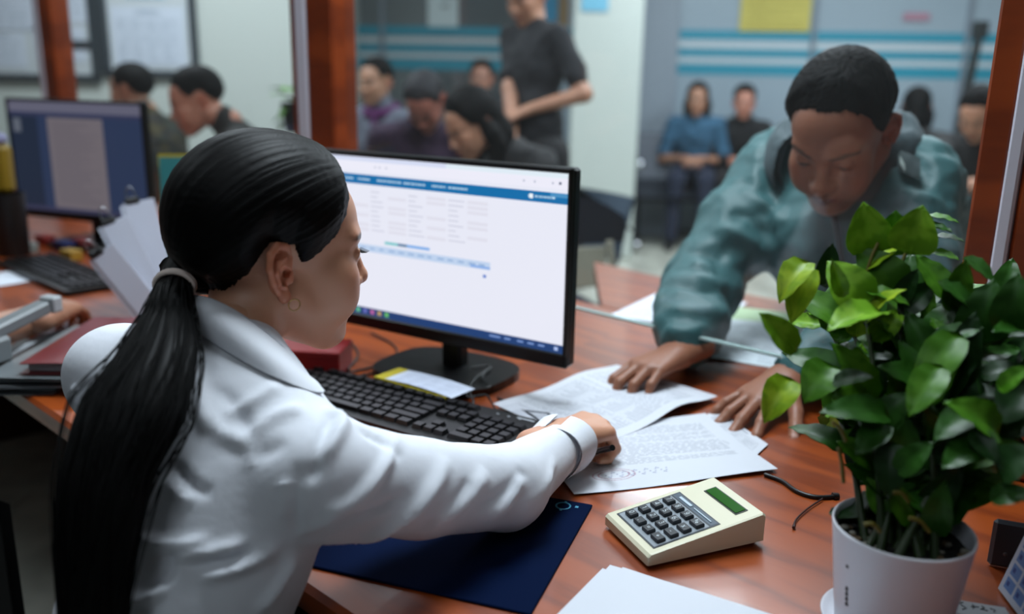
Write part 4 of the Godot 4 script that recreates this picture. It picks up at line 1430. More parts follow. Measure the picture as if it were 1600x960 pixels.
func ear_shape(side: float, cell: float, skin: Color) -> Shape:
	var f := Field.new(Vector3(-0.058, -0.06, minf(side * 0.055, side * 0.108)), Vector3(0.022, 0.04, maxf(side * 0.055, side * 0.108)), cell)
	var at := func(u: float, v: float, w: float) -> Vector3: return Vector3(-0.022 + u - v * 0.12, -0.012 + v, side * (0.0695 + w - u * 0.5))
	f.ell(at.call(-0.004, 0.0, 0.0), Vector3(0.017, 0.026, 0.006), 0.004, Basis(Vector3.UP, side * 0.45))
	f.chain([at.call(0.009, 0.004, 0.002), at.call(0.0115, 0.018, 0.002), at.call(0.005, 0.0285, 0.004), at.call(-0.008, 0.0295, 0.005), at.call(-0.0175, 0.02, 0.005), at.call(-0.0195, 0.005, 0.005), at.call(-0.016, -0.01, 0.005), at.call(-0.009, -0.022, 0.004)], [0.0034, 0.0036, 0.0038, 0.004, 0.004, 0.0038, 0.0036, 0.0036], 0.002)
	f.chain([at.call(0.002, 0.016, 0.005), at.call(-0.008, 0.012, 0.006), at.call(-0.011, 0.001, 0.006), at.call(-0.007, -0.011, 0.006), at.call(0.001, -0.0165, 0.005)], [0.0026, 0.003, 0.0032, 0.003, 0.0026], 0.002)
	f.ell(at.call(0.0, -0.027, 0.003), Vector3(0.0075, 0.0085, 0.0045), 0.005)
	f.cap(at.call(0.0095, -0.003, 0.003), at.call(0.009, -0.011, 0.003), 0.0035, 0.0035, 0.003)
	f.cut(at.call(0.0, -0.004, 0.0075), Vector3(0.0075, 0.0105, 0.007), 0.002)
	f.cut(at.call(0.0045, -0.002, 0.003), Vector3(0.0045, 0.005, 0.006), 0.001)
	f.cut(at.call(-0.0025, 0.0225, 0.0085), Vector3(0.009, 0.003, 0.005), 0.001, Basis(Vector3.BACK, 0.35 * side))
	return f.shape(skin)


func head_shape(cell: float, d: Dictionary, keep := {}) -> Shape:
	var skin: Color = d.skin
	var f := Field.new(Vector3(-0.125, -0.14, -0.1), Vector3(0.13, 0.13, 0.1), cell)
	add_features(f, d)
	f.cap(Vector3(-0.03, -0.05, 0), d.get("neck", Vector3(-0.045, -0.15, 0)), 0.047, d.get("nape", 0.05), 0.02)
	keep["field"] = f
	var s := f.shape(skin)
	var lip: Color = d.get("lip", Color(skin.r * 0.8, skin.g * 0.45, skin.b * 0.45))
	dab(s, Vector3(0.094, -0.065, 0), Vector3(0.02, 0.0095, 0.022), lip, Basis(), 2.2)
	dab(s, Vector3(0.097, -0.0645, 0), Vector3(0.02, 0.0014, 0.02), lip.darkened(0.7), Basis(), 2.0)
	for e: float in [-1.0, 1.0]:
		dab(s, Vector3(0.084, 0.0215, e * 0.029), Vector3(0.024, 0.0052, 0.023), Color(0.012, 0.009, 0.008, 0.95), Basis(Vector3.RIGHT, e * -0.12), 1.8)
		dab(s, Vector3(0.086, -0.0005 - d.get("lid", 0.0), e * 0.032), Vector3(0.012, 0.0052 - d.get("lid", 0.0) * 0.9, 0.0125), Color(0.82, 0.8, 0.78).lerp(skin.darkened(0.7), minf(1.0, d.get("lid", 0.0) * 300.0)), Basis(), 4.0)
		dab(s, Vector3(0.086, -0.0005 - d.get("lid", 0.0), e * 0.032), Vector3(0.012, 0.0055, 0.0055), Color(0.012, 0.008, 0.006), Basis(), 4.0)
		dab(s, Vector3(0.086, 0.0048 - d.get("lid", 0.0) * 1.6, e * 0.032), Vector3(0.014, 0.0018, 0.0145), Color(0.015, 0.01, 0.01), Basis(), 3.0)
		dab(s, Vector3(0.071, 0.0225, e * 0.044), Vector3(0.016, 0.0046, 0.014), Color(0.012, 0.009, 0.008, 0.9), Basis(), 1.8)
		dab(s, Vector3(0.102, -0.043, e * 0.009), Vector3(0.006, 0.003, 0.0042), skin.darkened(0.75), Basis(), 2.0)
		dab(s, Vector3(0.07, -0.03, e * 0.045), Vector3(0.035, 0.03, 0.03), Color(skin.r * 1.0, skin.g * 0.82, skin.b * 0.8, 0.5), Basis(), 1.0)
	if d.get("stubble", 0.0) > 0.0:
		dab(s, Vector3(0.075, -0.09, 0), Vector3(0.05, 0.03, 0.05), Color(skin.r * 0.6, skin.g * 0.6, skin.b * 0.62, d.stubble), Basis(), 1.5)
		dab(s, Vector3(0.096, -0.052, 0), Vector3(0.02, 0.007, 0.026), Color(skin.r * 0.45, skin.g * 0.45, skin.b * 0.48, d.stubble), Basis(), 1.5)
	for e: float in [-1.0, 1.0]:
		join(s, ear_shape(e, minf(cell, 0.0022) if d.get("fine", false) else maxf(cell * 0.7, 0.003), Color(skin.r * 1.05, skin.g * 0.78, skin.b * 0.72)))
	return s


func sample(f: Field, p: Vector3) -> float:
	var q := (p - f.lo) / f.cell
	var x := clampi(int(q.x), 0, f.nx - 2)
	var y := clampi(int(q.y), 0, f.ny - 2)
	var z := clampi(int(q.z), 0, f.nz - 2)
	var u := q.x - x
	var v := q.y - y
	var w := q.z - z
	var k := (z * f.ny + y) * f.nx + x
	var a := lerpf(lerpf(f.g[k], f.g[k + 1], u), lerpf(f.g[k + f.nx], f.g[k + f.nx + 1], u), v)
	k += f.nx * f.ny
	return lerpf(a, lerpf(lerpf(f.g[k], f.g[k + 1], u), lerpf(f.g[k + f.nx], f.g[k + f.nx + 1], u), v), w)


func hair_cap(f: Field, line: Array, thick: float, lift: Callable, knot: Vector3, na := 96, ne := 64, seed_no := 3) -> Shape:
	# line: [degrees from the front, lowest hair in degrees]; lift(dir) scales the thickness
	var c := Vector3(-0.012, 0.02, 0)
	var s := Shape.new()
	var ax := knot.normalized()
	var p1 := ax.cross(Vector3.BACK).normalized()
	var p2 := ax.cross(p1)
	var n := FastNoiseLite.new()
	n.seed = seed_no
	n.frequency = 1.0
	for b in ne + 1:
		var el := 90.0 - 150.0 * b / ne
		for a in na + 1:
			var az := -180.0 + 360.0 * a / na
			var dir := Vector3(cos(deg_to_rad(el)) * cos(deg_to_rad(az)), sin(deg_to_rad(el)), cos(deg_to_rad(el)) * sin(deg_to_rad(az)))
			var low: float = line[line.size() - 1][1]
			for k in line.size() - 1:
				if absf(az) <= line[k + 1][0]:
					low = lerpf(line[k][1], line[k + 1][1], (absf(az) - line[k][0]) / maxf(line[k + 1][0] - line[k][0], 0.01))
					break
			var around := atan2(dir.dot(p2), dir.dot(p1))
			low += n.get_noise_2d(az * 0.35, 4.0) * 2.5
			var inside := smoothstep(low - 1.5, low + 4.0, el)
			var t := 0.05
			for k in 10:
				var q := sample(f, c + dir * t)
				t -= q
				if absf(q) < 0.0006: break
			var strand := n.get_noise_1d(around * 14.0) * 0.0011 + n.get_noise_1d(around * 37.0 + 50.0) * 0.0006
			var body: float = thick * lift.call(dir) * smoothstep(low - 2.0, low + 34.0, el) + 0.0016
			var r := t + (body + strand) * inside - 0.012 * (1.0 - inside)
			s.vert(c + dir * r, dir, Vector2(around / TAU, dir.angle_to(ax) / PI))
	for b in ne:
		for a in na:
			var k := b * (na + 1) + a
			s.face(k, k + 1, k + na + 2); s.face(k, k + na + 2, k + na + 1)
	return renormal_seam(s, na, ne)


func renormal_seam(s: Shape, na: int, ne: int) -> Shape:
	renormal(s)
	for b in ne + 1:
		var k := b * (na + 1)
		var m := (s.n[k] + s.n[k + na]).normalized()
		s.n[k] = m; s.n[k + na] = m
	for a in na + 1:
		s.n[a] = Vector3.UP
	return s


func hair_mat(key := "hair_black", c := Color(0.02, 0.019, 0.02), rough := 0.52) -> StandardMaterial3D:
	if mats.has(key): return mats[key]
	var m := mat(key, c, rough)
	var im := Image.create(512, 64, false, Image.FORMAT_L8)
	var n := FastNoiseLite.new()
	n.frequency = 0.35
	n.fractal_octaves = 3
	for y in 64:
		for x in 512:
			var v := n.get_noise_2d(x * 1.0, y * 0.03) * 0.5 + 0.5
			im.set_pixel(x, y, Color(v, v, v))
	m.heightmap_enabled = true
	m.heightmap_texture = ImageTexture.create_from_image(im)
	m.metallic_specular = 0.24
	m.heightmap_scale = 0.025
	m.uv1_scale = Vector3(3, 1, 1)
	return m


func hand_shape(t: Transform3D, fingers: Array, thumb: Array, size: float, side: float, cell: float, skin: Color, wrist := 0.04) -> Shape:
	# local axes: x to the fingertips, y out of the back of the hand, z * side towards the thumb; fingers: [spread, knuckle, middle, tip] in radians
	var f := Field.new(Vector3(-wrist - 0.03, -0.115, -0.115), Vector3(0.205, 0.05, 0.115), cell)
	f.cap(Vector3(-wrist, 0, 0.008), Vector3(0.012, 0, 0.01), 0.0215, 0.02, 0.01)
	f.cap(Vector3(-wrist, 0, -0.008), Vector3(0.012, 0, -0.01), 0.0215, 0.02, 0.01)
	f.cap(Vector3(0.01, -0.001, 0.012 * side), Vector3(0.082, 0, 0.026 * side), 0.0165, 0.0125, 0.012)
	f.cap(Vector3(0.01, 0, 0), Vector3(0.086, 0.001, 0.007 * side), 0.0165, 0.0125, 0.012)
	f.cap(Vector3(0.01, 0, -0.006 * side), Vector3(0.082, 0, -0.011 * side), 0.0165, 0.012, 0.012)
	f.cap(Vector3(0.01, -0.001, -0.014 * side), Vector3(0.074, -0.002, -0.027 * side), 0.0155, 0.011, 0.012)
	var roots := [Vector3(0.084, 0, 0.028), Vector3(0.089, 0.0015, 0.009), Vector3(0.085, 0.0005, -0.0105), Vector3(0.076, -0.002, -0.0285)]
	var lens := [[0.042, 0.025, 0.019], [0.046, 0.029, 0.02], [0.042, 0.027, 0.02], [0.033, 0.02, 0.017]]
	var rad := [[0.0098, 0.009, 0.0082, 0.007], [0.0098, 0.0092, 0.0084, 0.0072], [0.0094, 0.0088, 0.008, 0.0069], [0.0084, 0.0078, 0.0071, 0.0062]]
	var nails := []
	for k in 4:
		var p: Vector3 = roots[k]
		p.z *= side
		var an := 0.0
		var spread: float = fingers[k][0] * side
		for j in 3:
			an += fingers[k][1 + j]
			var dir := Vector3(cos(an) * cos(spread), -sin(an), cos(an) * sin(spread))
			var q: Vector3 = p + dir * lens[k][j]
			f.cap(p, q, rad[k][j], rad[k][j + 1], 0.0035)
			if j == 2: nails.append([q, Vector3(sin(an) * cos(spread), cos(an), 0), dir])
			p = q
	f.cap(Vector3(0.016, -0.006, 0.022 * side), Vector3(0.05, -0.008, 0.03 * side), 0.0145, 0.012, 0.012)
	var p := Vector3(0.032, -0.01, 0.031 * side)
	var dir := Vector3(thumb[0], thumb[1], thumb[2] * side).normalized()
	for j in 3:
		var q: Vector3 = p + dir * [0.034, 0.032, 0.024][j]
		f.cap(p, q, [0.0125, 0.0112, 0.0102, 0.0082][j], [0.0125, 0.0112, 0.0102, 0.0082][j + 1], 0.005)
		if j == 2: nails.append([q, Vector3.UP * 0.6 + Vector3(0, 0, side * 0.6), dir])
		p = q
		dir = (dir + Vector3(thumb[3], thumb[4], thumb[5] * side)).normalized()
	var s := f.shape(skin)
	for k in nails.size():
		dab(s, nails[k][0] + nails[k][1].normalized() * 0.006, Vector3.ONE * 0.0065, skin.lerp(Color(0.75, 0.5, 0.45), 0.45), Basis(), 3.0)
	var out := Shape.new()
	return join(out, s, Transform3D(t.basis * Basis.from_scale(Vector3.ONE * size), t.origin))


func hand_frame(wrist: Vector3, towards: Vector3, back: Vector3) -> Transform3D:
	var x := (towards - wrist).normalized()
	var y := (back - x * back.dot(x)).normalized()
	return Transform3D(Basis(x, y, x.cross(y)), wrist)


func elbow(a: Vector3, b: Vector3, l1: float, l2: float, pole: Vector3) -> Vector3:
	var d := b - a
	var ln := minf(d.length(), (l1 + l2) * 0.999)
	var x := (l1 * l1 - l2 * l2 + ln * ln) / (2.0 * ln)
	var h := sqrt(maxf(l1 * l1 - x * x, 0.0))
	var u := d.normalized()
	var v := (pole - u * pole.dot(u)).normalized()
	return a + u * x + v * h


func skin_mat() -> StandardMaterial3D:
	if mats.has("skin"): return mats["skin"]
	var m := mat("skin", Color.WHITE, 0.48)
	m.vertex_color_use_as_albedo = true
	m.subsurf_scatter_enabled = true
	m.subsurf_scatter_strength = 0.08
	return m


func cloth_mat(key: String, c: Color, rough := 0.8, grain := 0.02) -> StandardMaterial3D:
	if mats.has(key): return mats[key]
	var m := mat(key, c, rough)
	m.rim_enabled = true
	m.rim = 0.25
	m.rim_tint = 0.6
	if grain > 0.0: bumpy(m, 0.09, grain, 9.0, 3)
	return m


func person(called_label: String, base: Vector3, group := "") -> Node3D:
	return thing("person", called_label, "person", Transform3D(Basis(), base), group)


func wear(called: String, s: Shape, m: Material, p: Node3D) -> MeshInstance3D:      # shapes of people are laid out in the room's own axes
	return put(called, s.mesh(), m, p, Transform3D(Basis(), -p.position))


func lin(c: Color) -> Color:
	return c.srgb_to_linear()


# ------------------------------------------------------------------ the clerk
func clerk() -> void:
	var skin := lin(Color(0.76, 0.55, 0.44))
	var rs := px(490, 742, 0.82)
	var ls := px(190, 590, 0.965)
	var mid := (rs + ls) * 0.5
	var across := (rs - ls).normalized()
	var neck := px(352, 548, 0.91)
	var el := Vector3(-0.002, 0.803, -0.91)
	var wr := on(878, 697, 0.795)
	var waist := Vector3(-0.318, 0.755, -0.752)
	var hips := Vector3(-0.36, 0.53, -0.69)
	var fwd := Vector3.UP.cross(across).normalized()      # where her chest points
	var spine0 := (mid - waist).normalized()
	var base := Vector3(hips.x, 0, hips.z)
	var p := person("woman in a white shirt with a long black ponytail reaching across the desk", base)

	# head
	var az := deg_to_rad(54.5)
	var look := Vector3(sin(az), -0.11, -cos(az)).normalized()
	var tilt := Vector3.UP.rotated(look, 0.03)
	var hx := Transform3D(Basis(look, (tilt - look * tilt.dot(look)).normalized(), look.cross((tilt - look * tilt.dot(look)).normalized())), px(436, 388, 0.955))
	hx.basis = hx.basis * Basis.from_scale(Vector3.ONE * 0.94)
	var keep := {}
	var head := head_shape(0.0032, {"skin": skin, "fine": true, "cheek": 1.1, "jaw": 1.06, "nose": 0.9, "lip": lin(Color(0.62, 0.3, 0.28)), "nape": 0.038, "neck": hx.affine_inverse() * (neck + Vector3(0.018, 0.02, -0.018))}, keep)
	var body := Shape.new()
	join(body, head, hx)
	# the trunk and arms under the shirt
	var f := Field.new(Vector3(-0.62, 0.4, -1.25), Vector3(0.1, 1.05, -0.55), 0.014)
	var lel := ls + Vector3(0.03, -0.2, -0.1)
	var lwr := Vector3(-0.34, 0.785, -1.1)
	f.cap(ls, rs, 0.03, 0.03, 0.02)
	f.cap(mid - spine0 * 0.05, waist, 0.055, 0.055, 0.02)
	f.cap(waist, hips, 0.055, 0.08, 0.04)
	f.cap(mid, neck + Vector3(0.01, 0.02, -0.01), 0.035, 0.035, 0.01)
	f.chain([rs, el, wr], [0.042, 0.034, 0.024], 0.02)
	f.chain([ls, lel, lwr], [0.042, 0.034, 0.024], 0.02)
	join(body, f.shape(skin))
	# writing hand: the fingers curl round a pen
	var aim := on(958, 655, 0.80)
	var hr := hand_frame(wr + Vector3(0, 0.012, 0), aim, Vector3(-0.25, 0.9, 0.35))
	join(body, hand_shape(hr, [[0.12, 0.5, 1.0, 0.7], [0.03, 0.7, 1.2, 0.9], [-0.06, 0.85, 1.35, 0.9], [-0.14, 1.0, 1.35, 0.9]], [0.75, -0.45, -0.35, 0.25, -0.05, 0.4], 0.9, -1.0, 0.003, skin, 0.06))
	var hl := hand_frame(lwr, lwr + Vector3(0.75, -0.05, -0.5), Vector3.UP)
	join(body, hand_shape(hl, [[0.1, 0.3, 0.5, 0.3], [0.02, 0.35, 0.5, 0.3], [-0.05, 0.35, 0.5, 0.3], [-0.12, 0.3, 0.5, 0.3]], [0.8, -0.3, 0.5, 0.0, 0.0, 0.0], 0.88, 1.0, 0.004, skin, 0.06))
	wear("body", body, skin_mat(), p)

	# hair: drawn back to a low knot
	var line := [[0.0, 36.0], [22.0, 32.0], [38.0, 20.0], [50.0, 6.0], [60.0, -6.0], [68.0, -14.0], [75.0, -20.0], [80.0, -22.0], [84.0, -16.0], [90.0, -5.0], [110.0, -3.0], [118.0, -16.0], [128.0, -34.0], [150.0, -46.0], [180.0, -48.0]]
	var knot := Vector3(-0.8, -0.55, 0.0)
	var hair := hair_cap(keep.field, line, 0.019, func(d: Vector3): return 0.75 + 0.35 * maxf(0.0, -d.x) + 0.3 * maxf(0.0, d.y), knot, 180, 110)
	wear("hair", join(Shape.new(), hair, hx), hair_mat(), p)
	# ponytail: a core and the strands that lie on it
	var way := [px(300, 425, 0.93), px(274, 444, 0.90), px(262, 490, 0.855), px(244, 560, 0.80), px(208, 640, 0.765), px(172, 730, 0.745), px(155, 830, 0.735), px(146, 960, 0.73), px(146, 1120, 0.72)]
	var wid := [0.036, 0.0165, 0.022, 0.034, 0.045, 0.038, 0.034, 0.029, 0.02]
	var path := curve(way, 8)
	var core := Shape.new()
	var sides := 48
	var nn := FastNoiseLite.new()
	nn.seed = 8
	nn.frequency = 1.0
	var view_side := cam_basis.x
	for k in path.size():
		var g := float(k) / 8.0
		var w: float = lerpf(wid[int(g)], wid[mini(int(g) + 1, wid.size() - 1)], g - int(g))
		var dirn := (path[mini(k + 1, path.size() - 1)] - path[maxi(k - 1, 0)]).normalized()
		var a := (view_side - dirn * view_side.dot(dirn)).normalized()
		var b := dirn.cross(a)
		for j in sides + 1:
			var an := TAU * j / sides
			var rough := 1.0 + 0.16 * nn.get_noise_2d(cos(an) * 4.0 + sin(an) * 3.0, g * 0.25) + 0.07 * nn.get_noise_2d(j * 1.9 if j < sides else 0.0, g * 0.12)
			core.vert(path[k] + (a * cos(an) + b * sin(an) * (0.75 if g < 2.0 else 0.5)) * w * rough, a * cos(an) + b * sin(an), Vector2(float(j) / sides, g * 0.1))
	for k in path.size() - 1:
		for j in sides:
			var q := k * (sides + 1) + j
			core.face(q, q + 1, q + sides + 2); core.face(q, q + sides + 2, q + sides + 1)
	renormal(core)
	var r := RandomNumberGenerator.new()
	r.seed = 77
	for k in 230:
		var an := r.randf() * TAU
		var stray := r.randf() < 0.16
		var out := r.randf_range(0.96, 1.04)
		var pts := PackedVector3Array()
		var from := r.randi_range(8, 26)
		var to := mini(path.size() - 1, from + r.randi_range(18, 42))
		for j in range(from, to, 2):
			var g := float(j) / 8.0
			var w: float = lerpf(wid[int(g)], wid[mini(int(g) + 1, wid.size() - 1)], g - int(g))
			var dirn := (path[mini(j + 1, path.size() - 1)] - path[maxi(j - 1, 0)]).normalized()
			var a := (view_side - dirn * view_side.dot(dirn)).normalized()
			var b := dirn.cross(a)
			var an2 := an + 0.25 * sin(g * 0.8 + k)
			var grow := out + (0.28 * sin(PI * float(j - from) / (to - from)) if stray else 0.0)
			pts.append(path[j] + (a * cos(an2) + b * sin(an2) * (0.75 if g < 2.0 else 0.5)) * w * grow)
		if pts.size() > 3:
			core.tube(pts, PackedFloat32Array([0.0005 if stray else 0.0009]), 4, 1.0, false)
	wear("ponytail", core, hair_mat(), p)
	var tie := []
	var td := (path[10] - path[6]).normalized()
	var ta := (view_side - td * view_side.dot(td)).normalized()
	var tb := td.cross(ta)
	for j in 25:
		tie.append(path[8] + ta * cos(TAU * j / 24.0) * 0.0195 + tb * sin(TAU * j / 24.0) * 0.0155)
	var tie2 := []
	for v: Vector3 in tie: tie2.append(v + td * 0.0042)
	wear("hair_tie", Shape.new().tube(PackedVector3Array(tie), PackedFloat32Array([0.0026]), 7, 1.0, false).tube(PackedVector3Array(tie2), PackedFloat32Array([0.0026]), 7, 1.0, false), mat("tie_pink", Color(0.97, 0.9, 0.86), 0.7), p)
	var ring := []
	for j in 17:
		ring.append(hx * Vector3(-0.009 + cos(TAU * j / 16.0) * 0.0065, -0.0475 + sin(TAU * j / 16.0) * 0.0065, 0.0775))
	wear("earring", Shape.new().tube(PackedVector3Array(ring), PackedFloat32Array([0.0008]), 6, 1.0, false), mat("gold", Color(0.72, 0.58, 0.38), 0.25, 0.9), p)
	var lash := Shape.new()
	for j in 9:
		var a := hx * Vector3(0.0835, 0.004, 0.024 + j * 0.0022)
		lash.tube(PackedVector3Array([a, a + hx.basis * Vector3(0.004, 0.0012, 0.002 + j * 0.0003), a + hx.basis * Vector3(0.0065, 0.004, 0.003 + j * 0.0005)]), PackedFloat32Array([0.0005, 0.0004, 0.0002]), 4, 1.0, false)
	wear("eyelashes", lash, mat("lash_black", Color(0.02, 0.016, 0.015), 0.6), p)

	# shirt
	var cloth := mat("shirt_white", Color(0.84, 0.85, 0.88), 0.75)
	cloth.rim_enabled = true
	cloth.rim = 0.2
	bumpy(cloth, 0.05, 0.025, 7.0, 3)
	var sf := Field.new(Vector3(-0.63, 0.43, -1.24), Vector3(0.16, 1.04, -0.52), 0.0052)
	var spine := (mid - waist).normalized()
	var turn := Basis(across, spine, across.cross(spine)).orthonormalized()
	sf.ell(mid - spine * 0.05, Vector3(0.15, 0.125, 0.088), 0.02, turn)
	sf.cap(ls, rs, 0.05, 0.05, 0.03)
	sf.ell(waist, Vector3(0.12, 0.16, 0.088), 0.05, turn)
	sf.ell(hips, Vector3(0.145, 0.13, 0.125), 0.06, turn)
	sf.cap(mid + fwd * 0.03 - spine * 0.05, waist + fwd * 0.02, 0.085, 0.07, 0.04)
	sf.cap(rs, neck - across * -0.03, 0.042, 0.042, 0.03)
	sf.cap(ls, neck + across * -0.03, 0.042, 0.042, 0.03)
	sf.cap(rs, rs.lerp(el, 0.5) + Vector3(0, -0.006, 0), 0.053, 0.05, 0.02)
	sf.cap(rs.lerp(el, 0.5) + Vector3(0, -0.006, 0), el, 0.05, 0.046, 0.015)
	sf.cap(el, wr + (el - wr) * 0.12, 0.045, 0.033, 0.015)
	sf.chain([ls, lel, lwr], [0.053, 0.046, 0.034], 0.02)
	sf.cut(wr + (wr - el).normalized() * 0.02, Vector3(0.04, 0.04, 0.04), 0.002)
	var shirt := smooth(sf.shape(), 1)
	# the folds, read off the picture: [pixels, distance, height, width]
	var lift := []
	for q in [
			[[[476, 838], [520, 810], [560, 780], [600, 730], [622, 680]], 0.82, 0.006, 0.009], [[[478, 846], [560, 838], [620, 818], [672, 770], [700, 715]], 0.83, 0.008, 0.011],
			[[[480, 842], [540, 822], [590, 800], [640, 770]], 0.82, -0.005, 0.009], [[[600, 842], [670, 822], [730, 780], [760, 735]], 0.86, 0.005, 0.012], [[[690, 848], [760, 815], [800, 775], [815, 740]], 0.9, 0.005, 0.011],
			[[[740, 800], [790, 770], [820, 735]], 0.92, -0.004, 0.01], [[[560, 670], [600, 690], [625, 720]], 0.83, -0.004, 0.009], [[[505, 640], [535, 655], [520, 690], [490, 735]], 0.8, 0.006, 0.01], [[[520, 650], [505, 700], [480, 760]], 0.8, -0.006, 0.008],
			[[[468, 720], [462, 780], [465, 840]], 0.78, -0.004, 0.007],
			[[[215, 842], [270, 852], [330, 843]], 0.74, 0.005, 0.007], [[[270, 870], [330, 862], [385, 848]], 0.74, 0.005, 0.007], [[[310, 905], [380, 885], [440, 852]], 0.75, 0.006, 0.007], [[[290, 880], [350, 878], [400, 862]], 0.745, -0.004, 0.007],
			[[[185, 940], [230, 935], [262, 915]], 0.72, 0.005, 0.007], [[[200, 955], [260, 900], [268, 860]], 0.73, -0.004, 0.006], [[[400, 960], [440, 910], [470, 865]], 0.77, 0.006, 0.008], [[[430, 930], [455, 890], [468, 865]], 0.78, -0.004, 0.006],
			[[[255, 745], [280, 775], [300, 785]], 0.75, 0.004, 0.007], [[[265, 720], [300, 760], [330, 770]], 0.75, -0.004, 0.007],
			[[[310, 620], [340, 670], [385, 700], [390, 735]], 0.76, 0.004, 0.011], [[[290, 560], [312, 620], [318, 680]], 0.78, 0.004, 0.01], [[[350, 650], [400, 625], [440, 600]], 0.8, 0.004, 0.01], [[[380, 690], [430, 650], [480, 640]], 0.79, 0.004, 0.011], [[[340, 690], [400, 710], [450, 690]], 0.77, -0.003, 0.011],
			[[[430, 760], [455, 757], [466, 760]], 0.77, 0.003, 0.004], [[[428, 775], [455, 771], [466, 773]], 0.77, 0.003, 0.004], [[[430, 790], [455, 785], [466, 787]], 0.77, 0.003, 0.004], [[[432, 804], [455, 799], [466, 800]], 0.77, 0.003, 0.004],
			[[[115, 600], [125, 640], [112, 680]], 0.9, 0.005, 0.01], [[[262, 850], [255, 905], [238, 958]], 0.73, -0.003, 0.006], [[[330, 600], [372, 640], [395, 690]], 0.79, -0.003, 0.009], [[[500, 800], [540, 790], [585, 755]], 0.82, 0.004, 0.008], [[[640, 835], [700, 800], [735, 750]], 0.87, -0.004, 0.01], [[[820, 790], [860, 745], [870, 715]], 0.98, 0.003, 0.008]]:
		var pts := PackedVector3Array()
		for e in q[0]:
			# onto the cloth itself: along the view until the field turns negative
			var t0 := strike(sf, e[0], e[1], 0.6, 1.2)
			if t0 > 0.0: pts.append(px(e[0], e[1], t0))
		if pts.size() > 1: lift.append([curve(Array(pts), 4), q[2] * 1.25, q[3] * 0.72])
	crease(shirt, lift)
	ruffle(shirt, 5.0, 0.004, 5)
	renormal(shirt)
	wear("shirt", shirt, cloth, p)
	# collar: a stand round the neck and a leaf folded over it
	var upper := [[258, 470, 0.935], [280, 462, 0.918], [318, 464, 0.892], [360, 482, 0.872], [405, 512, 0.868], [445, 545, 0.875], [476, 578, 0.89], [486, 592, 0.90]]
	var lower := [[262, 490, 0.91], [280, 500, 0.862], [312, 522, 0.83], [352, 548, 0.812], [400, 576, 0.806], [448, 597, 0.812], [490, 612, 0.83], [508, 612, 0.845]]
	var ua := []
	var la := []
	for e in upper: ua.append(px(e[0], e[1], e[2]))
	for e in lower:
		var hit := strike(sf, e[0], e[1], 0.6, 1.1)
		la.append(px(e[0], e[1], (hit - 0.005) if hit > 0.0 and e[0] > 275 else e[2]))
	var cu := curve(ua, 6)
	var cl := curve(la, 6)
	var nc := cu.size() - 1
	var collar := Shape.new()
	collar.sheet(nc, 8, func(u, v):
		var k := int(round(u * nc))
		var bow: Vector3 = cam_basis.z * 0.009 * sin(PI * v) + Vector3.UP * 0.006 * sin(PI * v)
		return cu[k].lerp(cl[k], v) + bow, 0.0022)
	collar.sheet(nc, 4, func(u, v):
		var k := int(round(u * nc))
		return cu[k] + (cu[k] - neck).normalized() * -0.004 * v + Vector3.DOWN * 0.035 * v + cam_basis.z * -0.006 * v, 0.0015)
	wear("collar", collar, cloth, p)
	# cuff
	var cuff := Shape.new()
	var ca := (wr - el).normalized()
	var c1 := ca.cross(Vector3.UP).normalized()
	var c2 := c1.cross(ca)
	cuff.sheet(36, 6, func(u, v):
		var an: float = TAU * (u * 0.93 + 0.30)
		var rr: float = 0.036 + 0.004 * v + 0.0022 * sin(an * 3.0)
		return wr + ca * (-0.03 + 0.042 * v) + (c1 * cos(an) * 1.08 + c2 * sin(an)) * rr, 0.0018)
	wear("cuff", cuff, cloth, p)
	# skirt and legs, shoes on the floor
	var sk := cloth_mat("skirt_black", Color(0.03, 0.03, 0.035), 0.8)
	var kn := hips + fwd * 0.4 + Vector3(0, -0.01, 0)
	var lf := Field.new(hips - Vector3(0.35, 0.56, 0.75), hips + Vector3(0.6, 0.12, 0.4), 0.016)
	for e: float in [-1.0, 1.0]:
		lf.cap(hips + across * e * 0.08, kn + across * e * 0.09, 0.095, 0.07, 0.04)
		lf.cap(kn + across * e * 0.09, Vector3(kn.x, 0.1, kn.z) + across * e * 0.09 - fwd * 0.05, 0.065, 0.042, 0.02)
	wear("trousers", lf.shape(), sk, p)
	var shoe := Field.new(Vector3(kn.x - 0.4, 0.0, kn.z - 0.4), Vector3(kn.x + 0.4, 0.14, kn.z + 0.4), 0.012)
	for e: float in [-1.0, 1.0]:
		var h := Vector3(kn.x, 0.045, kn.z) + across * e * 0.09 - fwd * 0.06
		shoe.cap(h, h + fwd * 0.18 - Vector3(0, 0.012, 0), 0.04, 0.03, 0.02)
	wear("shoes", shoe.shape(), mat("shoe_black", Color(0.03, 0.03, 0.03), 0.4), p)
	# the pen in her hand
	var tip := on(906, 712, DESK + 0.006)
	var tail := on(957, 700, 0.80)
	var pen := thing("pen", "slim dark pen in the clerk's hand", "pen", Transform3D(Basis(), tip))
	put("barrel", tube_mesh([(tail - tip) * 0.12, (tail - tip)], [0.004, 0.004], 10), mat("pen_dark", Color(0.07, 0.075, 0.1), 0.3), pen)
	put("nib", tube_mesh([Vector3.ZERO, (tail - tip) * 0.12], [0.0008, 0.0038], 10), mat("pen_metal", Color(0.6, 0.6, 0.62), 0.25, 0.8), pen)


